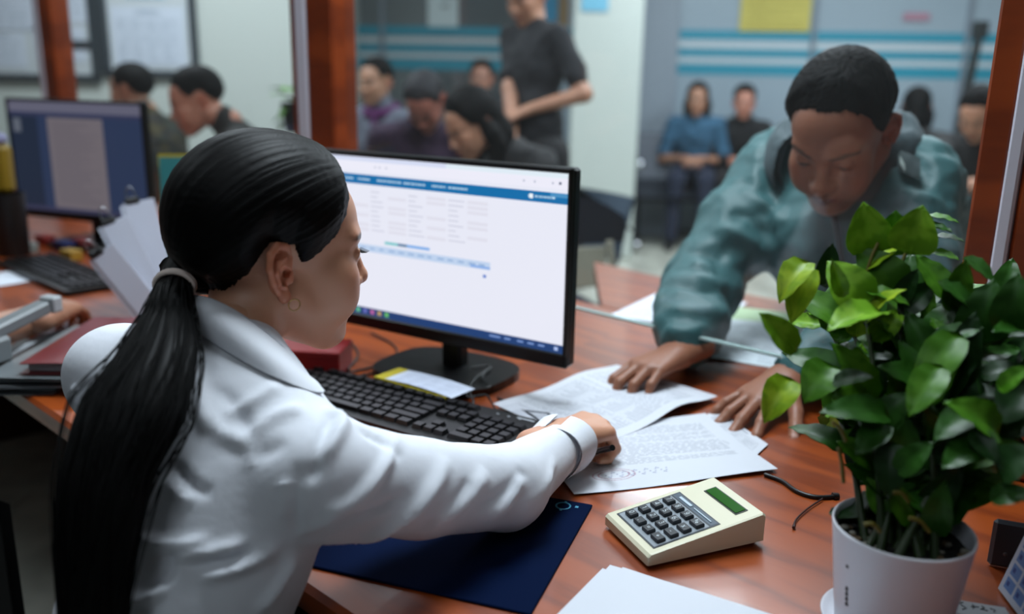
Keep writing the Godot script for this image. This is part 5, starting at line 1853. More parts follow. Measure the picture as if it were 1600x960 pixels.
# ------------------------------------------------------------------ the customer at the counter
func customer() -> void:
	var skin := lin(Color(0.56, 0.37, 0.28))
	var rs := px(1222, 268, 1.80)
	var ls := px(1428, 290, 1.62)
	var mid := (rs + ls) * 0.5
	var across := (ls - rs).normalized()
	var fwd := across.cross(Vector3.UP).normalized()
	if fwd.z < 0.0: fwd = -fwd
	var hips := Vector3(0.93, 0.86, -2.14)
	var rel := px(1098, 440, 1.72)
	var rwr := on(1062, 553, 0.80)
	var lel := px(1405, 500, 1.50)
	var lwr := on(1232, 590, 0.80)
	var p := person("man in a teal hooded jacket leaning over the counter onto his papers", Vector3(hips.x, 0, hips.z))
	var neck := mid + Vector3(0, 0.05, 0) + fwd * 0.02
	# head, bowed towards the papers
	var look := Vector3(-0.52, -0.66, 0.72).normalized()
	var up := Vector3.UP.rotated(look, -0.06)
	up = (up - look * up.dot(look)).normalized()
	var hx := Transform3D(Basis(look, up, look.cross(up)), px(1311, 206, 1.50))
	hx.basis = hx.basis * Basis.from_scale(Vector3.ONE * 1.03)
	var keep := {}
	var head := head_shape(0.0042, {"skin": skin, "jaw": 1.18, "cheek": 1.12, "nose": 1.25, "lid": 0.0038, "stubble": 0.6, "lip": lin(Color(0.36, 0.17, 0.16)), "neck": hx.affine_inverse() * neck}, keep)
	var body := Shape.new()
	join(body, head, hx)
	var f := Field.new(Vector3(0.1, 0.55, -2.4), Vector3(1.2, 1.25, -1.2), 0.018)
	f.cap(rs, ls, 0.05, 0.05, 0.03)
	f.cap(mid, hips, 0.11, 0.11, 0.03)
	f.cap(mid, neck, 0.06, 0.05, 0.03)
	f.chain([rs, rel, rwr], [0.045, 0.038, 0.026], 0.02)
	f.chain([ls, lel, lwr], [0.045, 0.038, 0.026], 0.02)
	join(body, f.shape(skin))
	# right hand: knuckles raised, fingertips on the page's edge
	var hr := hand_frame(rwr, on(985, 585, 0.785), Vector3(0.15, 1.0, -0.2))
	join(body, hand_shape(hr, [[0.2, 0.35, 0.55, 0.3], [0.05, 0.3, 0.65, 0.35], [-0.08, 0.35, 0.65, 0.35], [-0.2, 0.4, 0.6, 0.35]], [0.72, -0.55, 0.55, 0.15, -0.1, -0.2], 0.98, 1.0, 0.0035, skin, 0.05))
	# left hand: spread flat on the sheet
	var hl := hand_frame(lwr, on(1155, 640, 0.772), Vector3(-0.1, 1.0, 0.1))
	join(body, hand_shape(hl, [[0.34, 0.16, 0.22, 0.1], [0.12, 0.16, 0.22, 0.12], [-0.1, 0.18, 0.24, 0.12], [-0.32, 0.2, 0.24, 0.12]], [0.8, -0.25, 0.75, 0.1, 0.0, -0.1], 0.98, -1.0, 0.0035, skin, 0.05))
	wear("body", body, skin_mat(), p)
	var line := [[0.0, 40.0], [22.0, 41.0], [40.0, 34.0], [50.0, 27.0], [58.0, 10.0], [72.0, -6.0], [80.0, -8.0], [87.0, 6.0], [104.0, 8.0], [114.0, -10.0], [130.0, -28.0], [180.0, -36.0]]
	var hair := hair_cap(keep.field, line, 0.016, func(d: Vector3): return 0.5 + 0.7 * maxf(0.0, d.y) + 0.3 * maxf(0.0, d.x), Vector3(-0.5, 0.8, 0.0), 120, 80, 6)
	ruffle(hair, 120.0, 0.0022, 9)
	renormal(hair)
	wear("hair", join(Shape.new(), hair, hx), hair_mat("hair_short", Color(0.022, 0.02, 0.02), 0.7), p)
	# jacket
	var nylon := cloth_mat("jacket_teal", Color(0.19, 0.36, 0.37), 0.55, 0.03)
	var spine := (mid - hips).normalized()
	var turn := Basis(across, spine, across.cross(spine)).orthonormalized()
	var jf := Field.new(Vector3(0.12, 0.6, -2.45), Vector3(1.2, 1.28, -1.2), 0.009)
	jf.cap(rs, ls, 0.082, 0.082, 0.05)
	jf.ell(mid.lerp(hips, 0.3), Vector3(0.2, 0.26, 0.135), 0.05, turn)
	jf.ell(mid.lerp(hips, 0.75), Vector3(0.19, 0.24, 0.14), 0.05, turn)
	jf.cap(mid + fwd * 0.05 - Vector3(0, 0.12, 0), hips + fwd * 0.09 - Vector3(0, 0.12, 0), 0.12, 0.13, 0.06)
	jf.cap(rs, neck + Vector3(0, -0.01, 0), 0.065, 0.06, 0.03)
	jf.cap(ls, neck + Vector3(0, -0.01, 0), 0.065, 0.06, 0.03)
	jf.chain([rs, rs.lerp(rel, 0.55), rel, rel.lerp(rwr, 0.6), rwr.lerp(rel, 0.12)], [0.085, 0.08, 0.075, 0.066, 0.045], 0.02)
	jf.chain([ls, ls.lerp(lel, 0.55), lel, lel.lerp(lwr, 0.6), lwr.lerp(lel, 0.12)], [0.085, 0.078, 0.072, 0.062, 0.044], 0.02)
	var jacket := smooth(jf.shape(), 2)
	var lift := []
	for q in [
			[[[1165, 300], [1205, 330], [1230, 350]], 0.012, 0.014], [[[1140, 330], [1180, 350], [1215, 385]], -0.01, 0.014], [[[1115, 355], [1165, 375], [1205, 410]], 0.012, 0.014], [[[1090, 395], [1140, 400], [1190, 430]], -0.01, 0.014],
			[[[1075, 415], [1120, 425], [1175, 445]], 0.012, 0.014], [[[1050, 445], [1100, 450], [1150, 465]], -0.01, 0.013], [[[1040, 480], [1090, 490], [1140, 485]], 0.01, 0.013], [[[1035, 515], [1070, 520], [1110, 515]], 0.009, 0.012],
			[[[1195, 215], [1180, 260], [1185, 310]], 0.01, 0.014], [[[1250, 330], [1260, 380], [1250, 430]], 0.01, 0.016], [[[1285, 330], [1300, 370], [1290, 420]], -0.01, 0.014],
			[[[1410, 230], [1440, 260], [1450, 300]], -0.01, 0.014], [[[1385, 250], [1400, 290], [1440, 320]], 0.01, 0.016], [[[1400, 320], [1430, 310], [1460, 320]], 0.01, 0.014]]:
		var pts := PackedVector3Array()
		for e in q[0]:
			var t0 := strike(jf, e[0], e[1], 1.3, 2.3)
			if t0 > 0.0: pts.append(px(e[0], e[1], t0))
		if pts.size() > 1: lift.append([curve(Array(pts), 4), q[1], q[2]])
	crease(jacket, lift)
	ruffle(jacket, 7.0, 0.016, 2)
	ruffle(jacket, 22.0, 0.004, 4)
	renormal(jacket)
	wear("jacket", jacket, nylon, p)
	# hood and open collar, a grey lining showing round the neck
	var hood := Shape.new()
	var hc := neck + Vector3(0, 0.01, 0)
	var hb := Basis(fwd, Vector3.UP, fwd.cross(Vector3.UP))
	for layer in 2:
		hood.sheet(40, 9, func(u, v):
			var an: float = PI * 0.18 + (TAU - PI * 0.36) * u      # open at the throat
			var roll: float = PI * (v * 1.15 - 0.1)
			var big: float = 0.088 + 0.012 * layer + 0.028 * sin(roll)
			var hgt: float = 0.055 * cos(roll) + 0.015 - 0.05 * (0.5 + 0.5 * cos(an)) + 0.006 * sin(an * 5.0 + v * 4.0)
			return hc + hb * Vector3(cos(an) * big * 1.05, hgt - 0.004 * layer, sin(an) * big * 1.12), 0.003)
	ruffle(hood, 18.0, 0.006, 12)
	wear("hood", renormal(hood), cloth_mat("hood_grey", Color(0.21, 0.27, 0.29), 0.8), p)
	var tee := Field.new(neck - Vector3(0.16, 0.2, 0.16), neck + Vector3(0.16, 0.08, 0.16), 0.01)
	tee.cap(neck + fwd * 0.035 - Vector3(0, 0.1, 0), neck + Vector3(0, -0.01, 0) + fwd * 0.012, 0.075, 0.06, 0.02)
	wear("undershirt", tee.shape(), cloth_mat("tee_black", Color(0.05, 0.05, 0.055), 0.85), p)
	var zip := []
	for e in [[1296, 318], [1306, 350], [1312, 390], [1318, 430]]:
		var t0 := strike(jf, e[0], e[1], 1.3, 2.3)
		if t0 > 0.0: zip.append(px(e[0], e[1], t0 - 0.004))
	if zip.size() > 1: wear("zip", Shape.new().tube(curve(zip, 5), PackedFloat32Array([0.006]), 6), mat("zip_dark", Color(0.05, 0.07, 0.08), 0.4), p)
	var patch := func(x0: float, y0: float, x1: float, y1: float, off: float) -> Shape:
		return Shape.new().sheet(6, 6, func(u, v):
			var x: float = lerpf(x0, x1, u)
			var y: float = lerpf(y0, y1, v) + (u - 0.5) * 14.0
			var t0 := strike(jf, x, y, 1.3, 2.0)
			return px(x, y, (t0 if t0 > 0.0 else 1.62) - off))
	wear("shoulder_patch", patch.call(1402, 240, 1438, 274, 0.011), cloth_mat("patch_teal", Color(0.06, 0.17, 0.18), 0.7), p)
	wear("patch_mark", patch.call(1406, 250, 1414, 262, 0.0125), cloth_mat("patch_pale", Color(0.62, 0.68, 0.66), 0.7), p)
	# trousers and shoes behind the counter
	var tf := Field.new(Vector3(0.6, 0.0, -2.5), Vector3(1.3, 1.05, -1.8), 0.018)
	for e: float in [-1.0, 1.0]:
		var hp := hips + across * e * 0.09
		var an := Vector3(hp.x + 0.02, 0.09, hp.z)
		tf.cap(hp, hp.lerp(an, 0.5) + fwd * 0.03, 0.1, 0.07, 0.04)
		tf.cap(hp.lerp(an, 0.5) + fwd * 0.03, an, 0.07, 0.055, 0.02)
	wear("trousers", tf.shape(), cloth_mat("trousers_dark", Color(0.08, 0.085, 0.1), 0.85), p)
	var sf := Field.new(Vector3(0.5, 0.0, -2.6), Vector3(1.4, 0.14, -1.7), 0.014)
	for e: float in [-1.0, 1.0]:
		var h := Vector3(hips.x + 0.02, 0.045, hips.z) + across * e * 0.09 - fwd * 0.04
		sf.cap(h, h + fwd * 0.19 - Vector3(0, 0.01, 0), 0.042, 0.034, 0.02)
	wear("shoes", sf.shape(), mat("shoe_brown", Color(0.07, 0.05, 0.04), 0.5), p)


# ------------------------------------------------------------------ people waiting in the hall
func waiting(d: Dictionary) -> Node3D:
	# hip, neck, head: points; face, look: directions; hands, knees, feet: two points each, the figure's right first
	var skin: Color = lin(d.get("skin", Color(0.66, 0.48, 0.38)))
	var hip: Vector3 = d.hip
	var neck: Vector3 = d.neck
	var face: Vector3 = Vector3(d.face.x, 0, d.face.z).normalized()
	var right := face.cross(Vector3.UP)
	var spine := (neck - hip).normalized()
	var p := person(d.label, Vector3(hip.x, 0, hip.z), d.get("group", ""))
	var wide: float = d.get("wide", 0.175)
	var sh := [neck - spine * 0.06 + right * wide, neck - spine * 0.06 - right * wide]
	var el := []
	for k in 2:
		el.append(elbow(sh[k], d.hands[k], 0.28, 0.25, d.get("pole", [Vector3(0, -0.6, 0) - face * 0.4 + right * 0.5, Vector3(0, -0.6, 0) - face * 0.4 - right * 0.5])[k]))
	var look: Vector3 = d.look.normalized()
	var up: Vector3 = d.get("up", Vector3.UP)
	up = (up - look * up.dot(look)).normalized()
	var hx := Transform3D(Basis(look, up, look.cross(up)), d.head)
	var keep := {}
	var cell: float = d.get("cell", 0.0075)
	var opts := {"skin": skin, "neck": hx.affine_inverse() * (neck + spine * 0.01), "lip": lin(Color(0.5, 0.26, 0.24))}
	opts.merge(d.get("features", {}))
	var body := join(Shape.new(), head_shape(cell, opts, keep), hx)
	var lo := hip.min(neck)
	var hi := hip.max(neck)
	for k in 2:
		for q: Vector3 in [d.hands[k], el[k], d.knees[k]]:
			lo = lo.min(q); hi = hi.max(q)
	lo -= Vector3.ONE * 0.2
	hi += Vector3.ONE * 0.2
	var f := Field.new(lo, hi, 0.013)
	f.cap(hip, neck - spine * 0.12, 0.06, 0.05, 0.03)
	f.cap(sh[0], sh[1], 0.03, 0.03, 0.01)
	f.cap(neck - spine * 0.04, neck + spine * 0.03, 0.042, 0.046, 0.01)
	for k in 2:
		f.chain([sh[k], el[k], d.hands[k]], [0.042, 0.036, 0.025], 0.015)
	join(body, f.shape(skin))
	for k in 2:
		var dirn: Vector3 = (d.hands[k] - el[k]).normalized()
		var hf := hand_frame(d.hands[k], d.hands[k] + dirn + Vector3(0, -0.1, 0), d.get("backs", [Vector3.UP + face * 0.5, Vector3.UP + face * 0.5])[k])
		join(body, hand_shape(hf, [[0.1, 0.35, 0.5, 0.3], [0.02, 0.4, 0.55, 0.3], [-0.05, 0.45, 0.55, 0.3], [-0.12, 0.5, 0.55, 0.3]], [0.75, -0.35, 0.55, 0.1, -0.1, -0.1], 0.95, -1.0 if k == 0 else 1.0, 0.0055, skin, 0.04))
	wear("body", body, skin_mat(), p)
	# hair
	var female: bool = d.get("long_hair", false)
	var line: Array = [[0.0, 42.0], [30.0, 38.0], [50.0, 15.0], [64.0, -10.0], [80.0, -14.0], [110.0, -25.0], [140.0, -42.0], [180.0, -46.0]] if female else [[0.0, 38.0], [22.0, 39.0], [42.0, 32.0], [55.0, 12.0], [72.0, -4.0], [87.0, 6.0], [104.0, 8.0], [116.0, -12.0], [140.0, -32.0], [180.0, -38.0]]
	var hm := hair_mat(d.get("hair_key", "hair_short"), d.get("hair", Color(0.035, 0.032, 0.03)), 0.6)
	var hair := join(Shape.new(), hair_cap(keep.field, line, d.get("volume", 0.016), func(v: Vector3): return 0.6 + 0.6 * maxf(0.0, v.y) + 0.3 * maxf(0.0, -v.x), Vector3(-0.5, 0.8, 0.0), 64, 44, 6), hx)
	if female:
		var hf := Field.new(hx.origin - Vector3.ONE * 0.32, hx.origin + Vector3.ONE * 0.2, 0.011)
		for e: float in [-1.0, 1.0]:
			var low: Vector3 = hx * Vector3(-0.035, -0.1, e * 0.07)
			hf.chain([hx * Vector3(-0.02, 0.03, e * 0.065), hx * Vector3(-0.03, -0.05, e * 0.075), low, low + Vector3(0, -d.get("hair_long", 0.1), 0) + face * 0.02], [0.022, 0.03, 0.03, 0.014], 0.02)
		hf.chain([hx * Vector3(-0.08, 0.0, 0), hx * Vector3(-0.085, -0.09, 0), hx * Vector3(-0.085, -0.12, 0) + Vector3(0, -d.get("hair_long", 0.1), 0)], [0.06, 0.06, 0.035], 0.03)
		join(hair, hf.shape())
	wear("hair", hair, hm, p)
	# top
	var top := Field.new(lo, hi, 0.014)
	var turn := Basis(right, spine, right.cross(spine)).orthonormalized()
	var bulk: float = d.get("bulk", 1.0)
	top.ell(neck.lerp(hip, 0.35), Vector3(0.165, 0.2, 0.11) * Vector3(bulk, 1, bulk), 0.04, turn)
	top.ell(neck.lerp(hip, 0.8), Vector3(0.16, 0.17, 0.115) * Vector3(bulk, 1, bulk), 0.05, turn)
	top.cap(sh[0], sh[1], 0.055 * bulk, 0.055 * bulk, 0.03)
	for k in 2:
		top.cap(sh[k], neck - spine * 0.01, 0.045, 0.042, 0.02)
		if d.get("short_sleeves", false):
			top.cap(sh[k], sh[k].lerp(el[k], 0.75), 0.058 * bulk, 0.056 * bulk, 0.02)
		else:
			top.chain([sh[k], el[k], el[k].lerp(d.hands[k], 0.88)], [0.058 * bulk, 0.05 * bulk, 0.038 * bulk], 0.02)
	if not d.get("short_sleeves", false): top.cap(neck - spine * 0.03, neck.lerp(d.head, 0.3), 0.066, 0.058, 0.02)
	var tm: Shape = smooth(top.shape(), 1)
	ruffle(tm, 9.0, 0.014, 3)
	renormal(tm)
	if d.has("pattern"):
		var n := FastNoiseLite.new()
		n.seed = 5
		n.frequency = 11.0
		for k in tm.v.size():
			var v := n.get_noise_3dv(tm.v[k])
			var c: Color = d.pattern[0] if v < -0.12 else d.pattern[1] if v < 0.15 else d.pattern[2]
			tm.c[k] = lin(c)
		var pm := mat("patterned_cloth", Color.WHITE, 0.85)
		pm.vertex_color_use_as_albedo = true
		wear("jacket", tm, pm, p)
	else:
		wear("top", tm, cloth_mat("cloth_" + d.top.to_html(false), d.top, 0.85), p)
	if d.has("scarf"):
		var ring := PackedVector3Array()
		for k in 25:
			var an := TAU * k / 24.0
			ring.append(neck + right * cos(an) * 0.075 + face * sin(an) * 0.08 + Vector3(0, -0.015 - 0.02 * sin(an), 0))
		var end := neck + face * 0.1 - right * 0.03
		wear("scarf", ruffle(Shape.new().tube(ring, PackedFloat32Array([0.032]), 10, 1.0, false).tube(PackedVector3Array([end + Vector3(0, -0.03, 0), end + Vector3(0, -0.16, 0.02), end + Vector3(0, -0.3, 0.0)]), PackedFloat32Array([0.03, 0.045, 0.04]), 10, 0.4), 14.0, 0.01), cloth_mat("scarf_cloth", d.scarf, 0.9), p)
	# trousers and shoes
	var lo2 := Vector3(1e9, 0, 1e9)
	var hi2 := Vector3(-1e9, 0, -1e9)
	for k in 2:
		for q: Vector3 in [hip, d.knees[k], d.feet[k]]:
			lo2 = lo2.min(q); hi2 = hi2.max(q)
	var tr := Field.new(lo2 - Vector3.ONE * 0.2, hi2 + Vector3.ONE * 0.2, 0.016)
	var so := Field.new(Vector3(lo2.x - 0.3, -0.01, lo2.z - 0.3), Vector3(hi2.x + 0.3, maxf(d.feet[0].y, d.feet[1].y) + 0.1, hi2.z + 0.3), 0.015)
	for k in 2:
		var s := 1.0 if k == 0 else -1.0
		var foot: Vector3 = d.feet[k]
		tr.cap(hip + right * s * 0.08, d.knees[k], 0.098, 0.068, 0.04)
		tr.cap(d.knees[k], foot + Vector3(0, 0.09, 0), 0.066, 0.048, 0.02)
		so.cap(foot + Vector3(0, 0.042, 0) - face * 0.03, foot + Vector3(0, 0.03, 0) + face * 0.16, 0.042, 0.032, 0.02)
	wear("trousers", tr.shape(), cloth_mat("cloth_" + d.bottom.to_html(false), d.bottom, 0.85), p)
	wear("shoes", so.shape(), mat("shoe_black", Color(0.03, 0.03, 0.03), 0.4), p)
	return p


func seated(label: String, head: Vector3, face: Vector3, d: Dictionary) -> Node3D:      # sits upright or bent under its head; seat at 0.43 m
	var f := Vector3(face.x, 0, face.z).normalized()
	var right := f.cross(Vector3.UP)
	var lean: float = d.get("lean", 0.05)
	var neck := head - Vector3(0, 0.145 - lean * 0.16, 0) - f * (0.03 + lean * 0.42)
	var back := sqrt(maxf(0.01, 0.46 * 0.46 - pow(neck.y - 0.55, 2.0))) if neck.y - 0.55 < 0.46 else 0.02
	var hip := Vector3(neck.x, 0.55, neck.z) - f * maxf(back * 0.8, lean * 0.6)
	var knees := []
	var feet := []
	var hands := []
	for s: float in [1.0, -1.0]:
		knees.append(hip + f * 0.42 + right * s * 0.11 + Vector3(0, -0.03, 0))
		feet.append(Vector3(hip.x, 0, hip.z) + f * 0.44 + right * s * 0.12)
		hands.append(hip + f * 0.28 + right * s * 0.06 + Vector3(0, 0.12, 0))
	var all := {"label": label, "hip": hip, "neck": neck, "head": head, "face": f, "look": f + Vector3(0, -0.1, 0), "hands": hands, "knees": knees, "feet": feet, "top": Color(0.1, 0.1, 0.11), "bottom": Color(0.08, 0.08, 0.1)}
	all.merge(d, true)
	if d.has("chair"): stool(Vector3(hip.x, 0, hip.z), f, d.chair)
	return waiting(all)


func queue() -> void:
	# two women on the steel bench by the striped glazing
	seated("woman in a blue top with shoulder-length hair on the steel bench", px(1090, 155, 6.7), Vector3(-0.25, 0, 1), {"long_hair": true, "hair_key": "hair_short", "top": Color(0.2, 0.36, 0.47), "bottom": Color(0.09, 0.12, 0.2), "short_sleeves": true, "group": "women on the steel bench"})
	seated("woman in a black top with tied hair on the steel bench", px(1163, 160, 6.65), Vector3(-0.2, 0, 1), {"top": Color(0.05, 0.05, 0.06), "bottom": Color(0.07, 0.05, 0.055), "skin": Color(0.68, 0.46, 0.38), "volume": 0.02, "group": "women on the steel bench"})
	steel_bench()
	# behind the customer's shoulder
	seated("dark-clad person sitting behind the teal jacket's shoulder", px(1432, 168, 5.6), Vector3(0.4, 0, -1), {"top": Color(0.05, 0.05, 0.055), "bottom": Color(0.06, 0.06, 0.07), "chair": "the dark-clad person", "long_hair": true, "hair_long": 0.04})
	var arm := px(1470, 285, 4.2)
	seated("person in a black tee bent over by the timber batten", px(1528, 178, 4.2), Vector3(-0.6, 0, 0.8), {"top": Color(0.035, 0.035, 0.04), "bottom": Color(0.1, 0.1, 0.11), "short_sleeves": true, "chair": "the person in the black tee", "lean": 0.25, "look": Vector3(-0.5, -0.5, 0.5), "hands": [px(1470, 282, 4.0), px(1545, 290, 4.05)]})
	# the standing man
	var d := 3.9
	var hip := px(838, 190, d)
	hip.y = 0.92
	var neck := px(835, 36, d)
	var fx := Vector3(-0.75, 0, 0.66)
	waiting({"label": "standing man in a dark tee with one forearm bent across", "hip": hip, "neck": neck, "head": px(822, -8, d - 0.03) , "face": fx, "look": Vector3(-0.6, -0.45, 0.7), "top": Color(0.06, 0.065, 0.085), "bottom": Color(0.07, 0.07, 0.08), "short_sleeves": true, "wide": 0.15, "bulk": 0.92,
		"hands": [hip + Vector3(-0.1, 0.02, 0.16), px(824, 172, d - 0.12)], "pole": [Vector3(-0.5, -0.5, 0.2), Vector3(1.0, -0.3, 0.2)], "knees": [Vector3(hip.x - 0.07, 0.48, hip.z + 0.08), Vector3(hip.x + 0.1, 0.48, hip.z + 0.02)], "feet": [Vector3(hip.x - 0.08, 0, hip.z + 0.06), Vector3(hip.x + 0.11, 0, hip.z)]})
	# the group bent together behind the main monitor
	seated("person in a grey jacket with a purple scarf beside the timber post", px(586, 128, 4.8), Vector3(-0.5, 0, 0.8), {"top": Color(0.36, 0.38, 0.43), "bottom": Color(0.12, 0.13, 0.2), "chair": "the person with the purple scarf", "scarf": Color(0.3, 0.08, 0.3), "skin": Color(0.62, 0.46, 0.36)})
	seated("grey-haired person in a purple jacket bowing the head", px(664, 160, 3.75), Vector3(0.2, 0, 1), {"top": Color(0.17, 0.09, 0.19), "bottom": Color(0.06, 0.08, 0.12), "lean": 0.3, "look": Vector3(-0.15, -0.75, 0.62), "chair": "the grey-haired person", "hair_key": "hair_grey", "hair": Color(0.2, 0.2, 0.21), "skin": Color(0.6, 0.38, 0.32)})
	seated("long-haired person in a dark grey jacket leaning to the side", px(735, 195, 3.35), Vector3(-0.75, 0, 0.5), {"top": Color(0.13, 0.13, 0.135), "bottom": Color(0.05, 0.05, 0.06), "long_hair": true, "hair_long": 0.12, "lean": 0.35, "look": Vector3(-0.75, -0.5, 0.42), "chair": "the long-haired person", "volume": 0.024, "bulk": 1.1})
	seated("dark-haired person seated far behind the bowed heads", px(752, 122, 6.3), Vector3(-0.1, 0, 1), {"chair": "the dark-haired person far behind", "top": Color(0.12, 0.13, 0.15), "bottom": Color(0.06, 0.06, 0.07), "skin": Color(0.6, 0.42, 0.34)})
	# two men in the bay beyond the far desk
	var camo := [Color(0.13, 0.15, 0.09), Color(0.06, 0.075, 0.05), Color(0.22, 0.2, 0.11)]
	seated("man in a camouflage jacket turned away in front of the notice board", px(204, 142, 4.2), Vector3(-0.95, 0, -0.25), {"pattern": camo, "top": camo[0], "bottom": Color(0.08, 0.09, 0.07), "lean": 0.15, "chair": "the man in camouflage"})
	seated("man in a dark green jacket in profile before the framed notice board", px(306, 158, 3.45), Vector3(-0.95, 0, 0.25), {"top": Color(0.07, 0.075, 0.065), "bottom": Color(0.06, 0.065, 0.06), "look": Vector3(-0.9, -0.35, 0.3), "lean": 0.25, "chair": "the man in dark green", "skin": Color(0.68, 0.47, 0.38), "bulk": 1.12})


func stool(at: Vector3, face: Vector3, under: String) -> void:
	var o := thing("waiting_chair", "blue-grey plastic waiting chair under " + under, "chair", Transform3D(heading(face.x, face.z), at), "waiting chairs in the hall")
	var shell := mat("chair_shell", Color(0.3, 0.36, 0.42), 0.45)
	var leg := mat("chair_steel", Color(0.55, 0.56, 0.58), 0.3, 0.8)
	put("seat", Shape.new().sheet(8, 8, func(u, v): return Vector3((u - 0.5) * 0.42, 0.43 + 0.02 * pow(absf(v - 0.5) * 2.0, 2.0) - 0.02 * u, (v - 0.5) * 0.42), 0.012).mesh(), shell, o)
	put("backrest", Shape.new().sheet(8, 8, func(u, v): return Vector3(-0.22 - 0.07 * (1.0 - v) + 0.02 * pow(absf(u - 0.5) * 2.0, 2.0), 0.78 - 0.26 * v, (u - 0.5) * 0.42), 0.012).mesh(), shell, o)
	for x: float in [-1.0, 1.0]:
		for z: float in [-1.0, 1.0]:
			put("leg", tube_mesh([Vector3(0.16 * x, 0.42, 0.17 * z), Vector3(0.2 * x, 0.0, 0.2 * z)], [0.011], 8), leg, o)
		put("upright", tube_mesh([Vector3(-0.17, 0.42, 0.17 * x), Vector3(-0.24, 0.55, 0.17 * x)], [0.011], 8), leg, o)


func steel_bench() -> void:
	var at := Vector3(px(1160, 300, 6.9).x, 0, -6.78)
	var o := thing("waiting_bench", "perforated steel waiting bench with chrome ball ends beside the column", "bench", Transform3D(heading(1, 0.05), at))
	var steel := mat("bench_steel", Color(0.2, 0.22, 0.25), 0.4, 0.5)
	var dark := mat("bench_dark", Color(0.08, 0.085, 0.1), 0.5)
	var chrome := mat("chrome", Color(0.85, 0.86, 0.88), 0.12, 1.0)
	for k in 4:
		var x := -0.6 + k * 0.52
		put("seat", Shape.new().sheet(6, 6, func(u, v): return Vector3(x + (u - 0.5) * 0.48, 0.43 - 0.03 * v + 0.06 * pow(1.0 - v, 3.0), (v - 0.5) * 0.44), 0.012).mesh(), steel, o)
		put("backrest", Shape.new().sheet(6, 6, func(u, v): return Vector3(x + (u - 0.5) * 0.48, 0.84 - v * 0.36, -0.34 + 0.12 * v), 0.012).mesh(), steel, o)
	put("beam", box_mesh(Vector3(2.2, 0.06, 0.05), 0.008, Vector3(0.15, 0.37, -0.02)), dark, o)
	for x: float in [-0.84, 0.18, 1.2]:
		put("leg", Shape.new().tube(PackedVector3Array([Vector3(x, 0.37, 0), Vector3(x, 0.06, 0)]), PackedFloat32Array([0.03]), 8).tube(PackedVector3Array([Vector3(x, 0.05, -0.28), Vector3(x, 0.05, 0.3)]), PackedFloat32Array([0.024]), 8).mesh(), dark, o)
		put("armrest", Shape.new().tube(curve([Vector3(x, 0.36, -0.2), Vector3(x, 0.62, -0.2), Vector3(x, 0.64, 0.2)], 5), PackedFloat32Array([0.02]), 8).mesh(), dark, o)
		for q: Vector3 in [Vector3(x, 0.05, 0.31), Vector3(x, 0.64, 0.22)]:
			var m := SphereMesh.new()
			m.radius = 0.032
			m.height = 0.064
			m.radial_segments = 14
			m.rings = 7
			put("ball_end", m, chrome, o, Transform3D(Basis(), q))


func own_chair() -> void:      # the clerk's: turned aside, so that its back shows beside her
	var o := thing("office_chair", "black office chair the clerk sits on", "chair", Transform3D(Basis(), Vector3(-0.40, 0, -0.70)))
	var lea := mat("chair_black", Color(0.018, 0.018, 0.02), 0.5)
	var arm := mat("chair_arm_steel", Color(0.5, 0.5, 0.54), 0.25, 0.8)
	put("seat", box_mesh(Vector3(0.46, 0.07, 0.46), 0.03, Vector3(0, 0.37, 0)), lea, o)
	put("backrest", Shape.new().sheet(10, 8, func(u, v): return Vector3(-0.42 + u * 0.385, 0.92 - v * 0.42 - 0.05 * pow(absf(u - 0.5) * 2.0, 3.0), 0.05 - 0.035 * u + 0.03 * sin(u * PI)), 0.04).mesh(), lea, o)
	put("back_stem", tube_mesh([Vector3(-0.15, 0.37, 0.05), Vector3(-0.27, 0.5, 0.06), Vector3(-0.27, 0.6, 0.04)], [0.02], 8), lea, o)
	put("column", tube_mesh([Vector3(0, 0.34, 0), Vector3(0, 0.08, 0)], [0.03], 12), arm, o)
	for k in 5:
		var an := TAU * k / 5.0 + 0.3
		put("spoke", tube_mesh([Vector3(0, 0.1, 0), Vector3(cos(an) * 0.3, 0.06, sin(an) * 0.3)], [0.022, 0.016], 8), lea, o)
		put("caster", Shape.new().tube(PackedVector3Array([Vector3(cos(an) * 0.3, 0.028, sin(an) * 0.3 - 0.018), Vector3(cos(an) * 0.3, 0.028, sin(an) * 0.3 + 0.018)]), PackedFloat32Array([0.028]), 14).mesh(), lea, o)


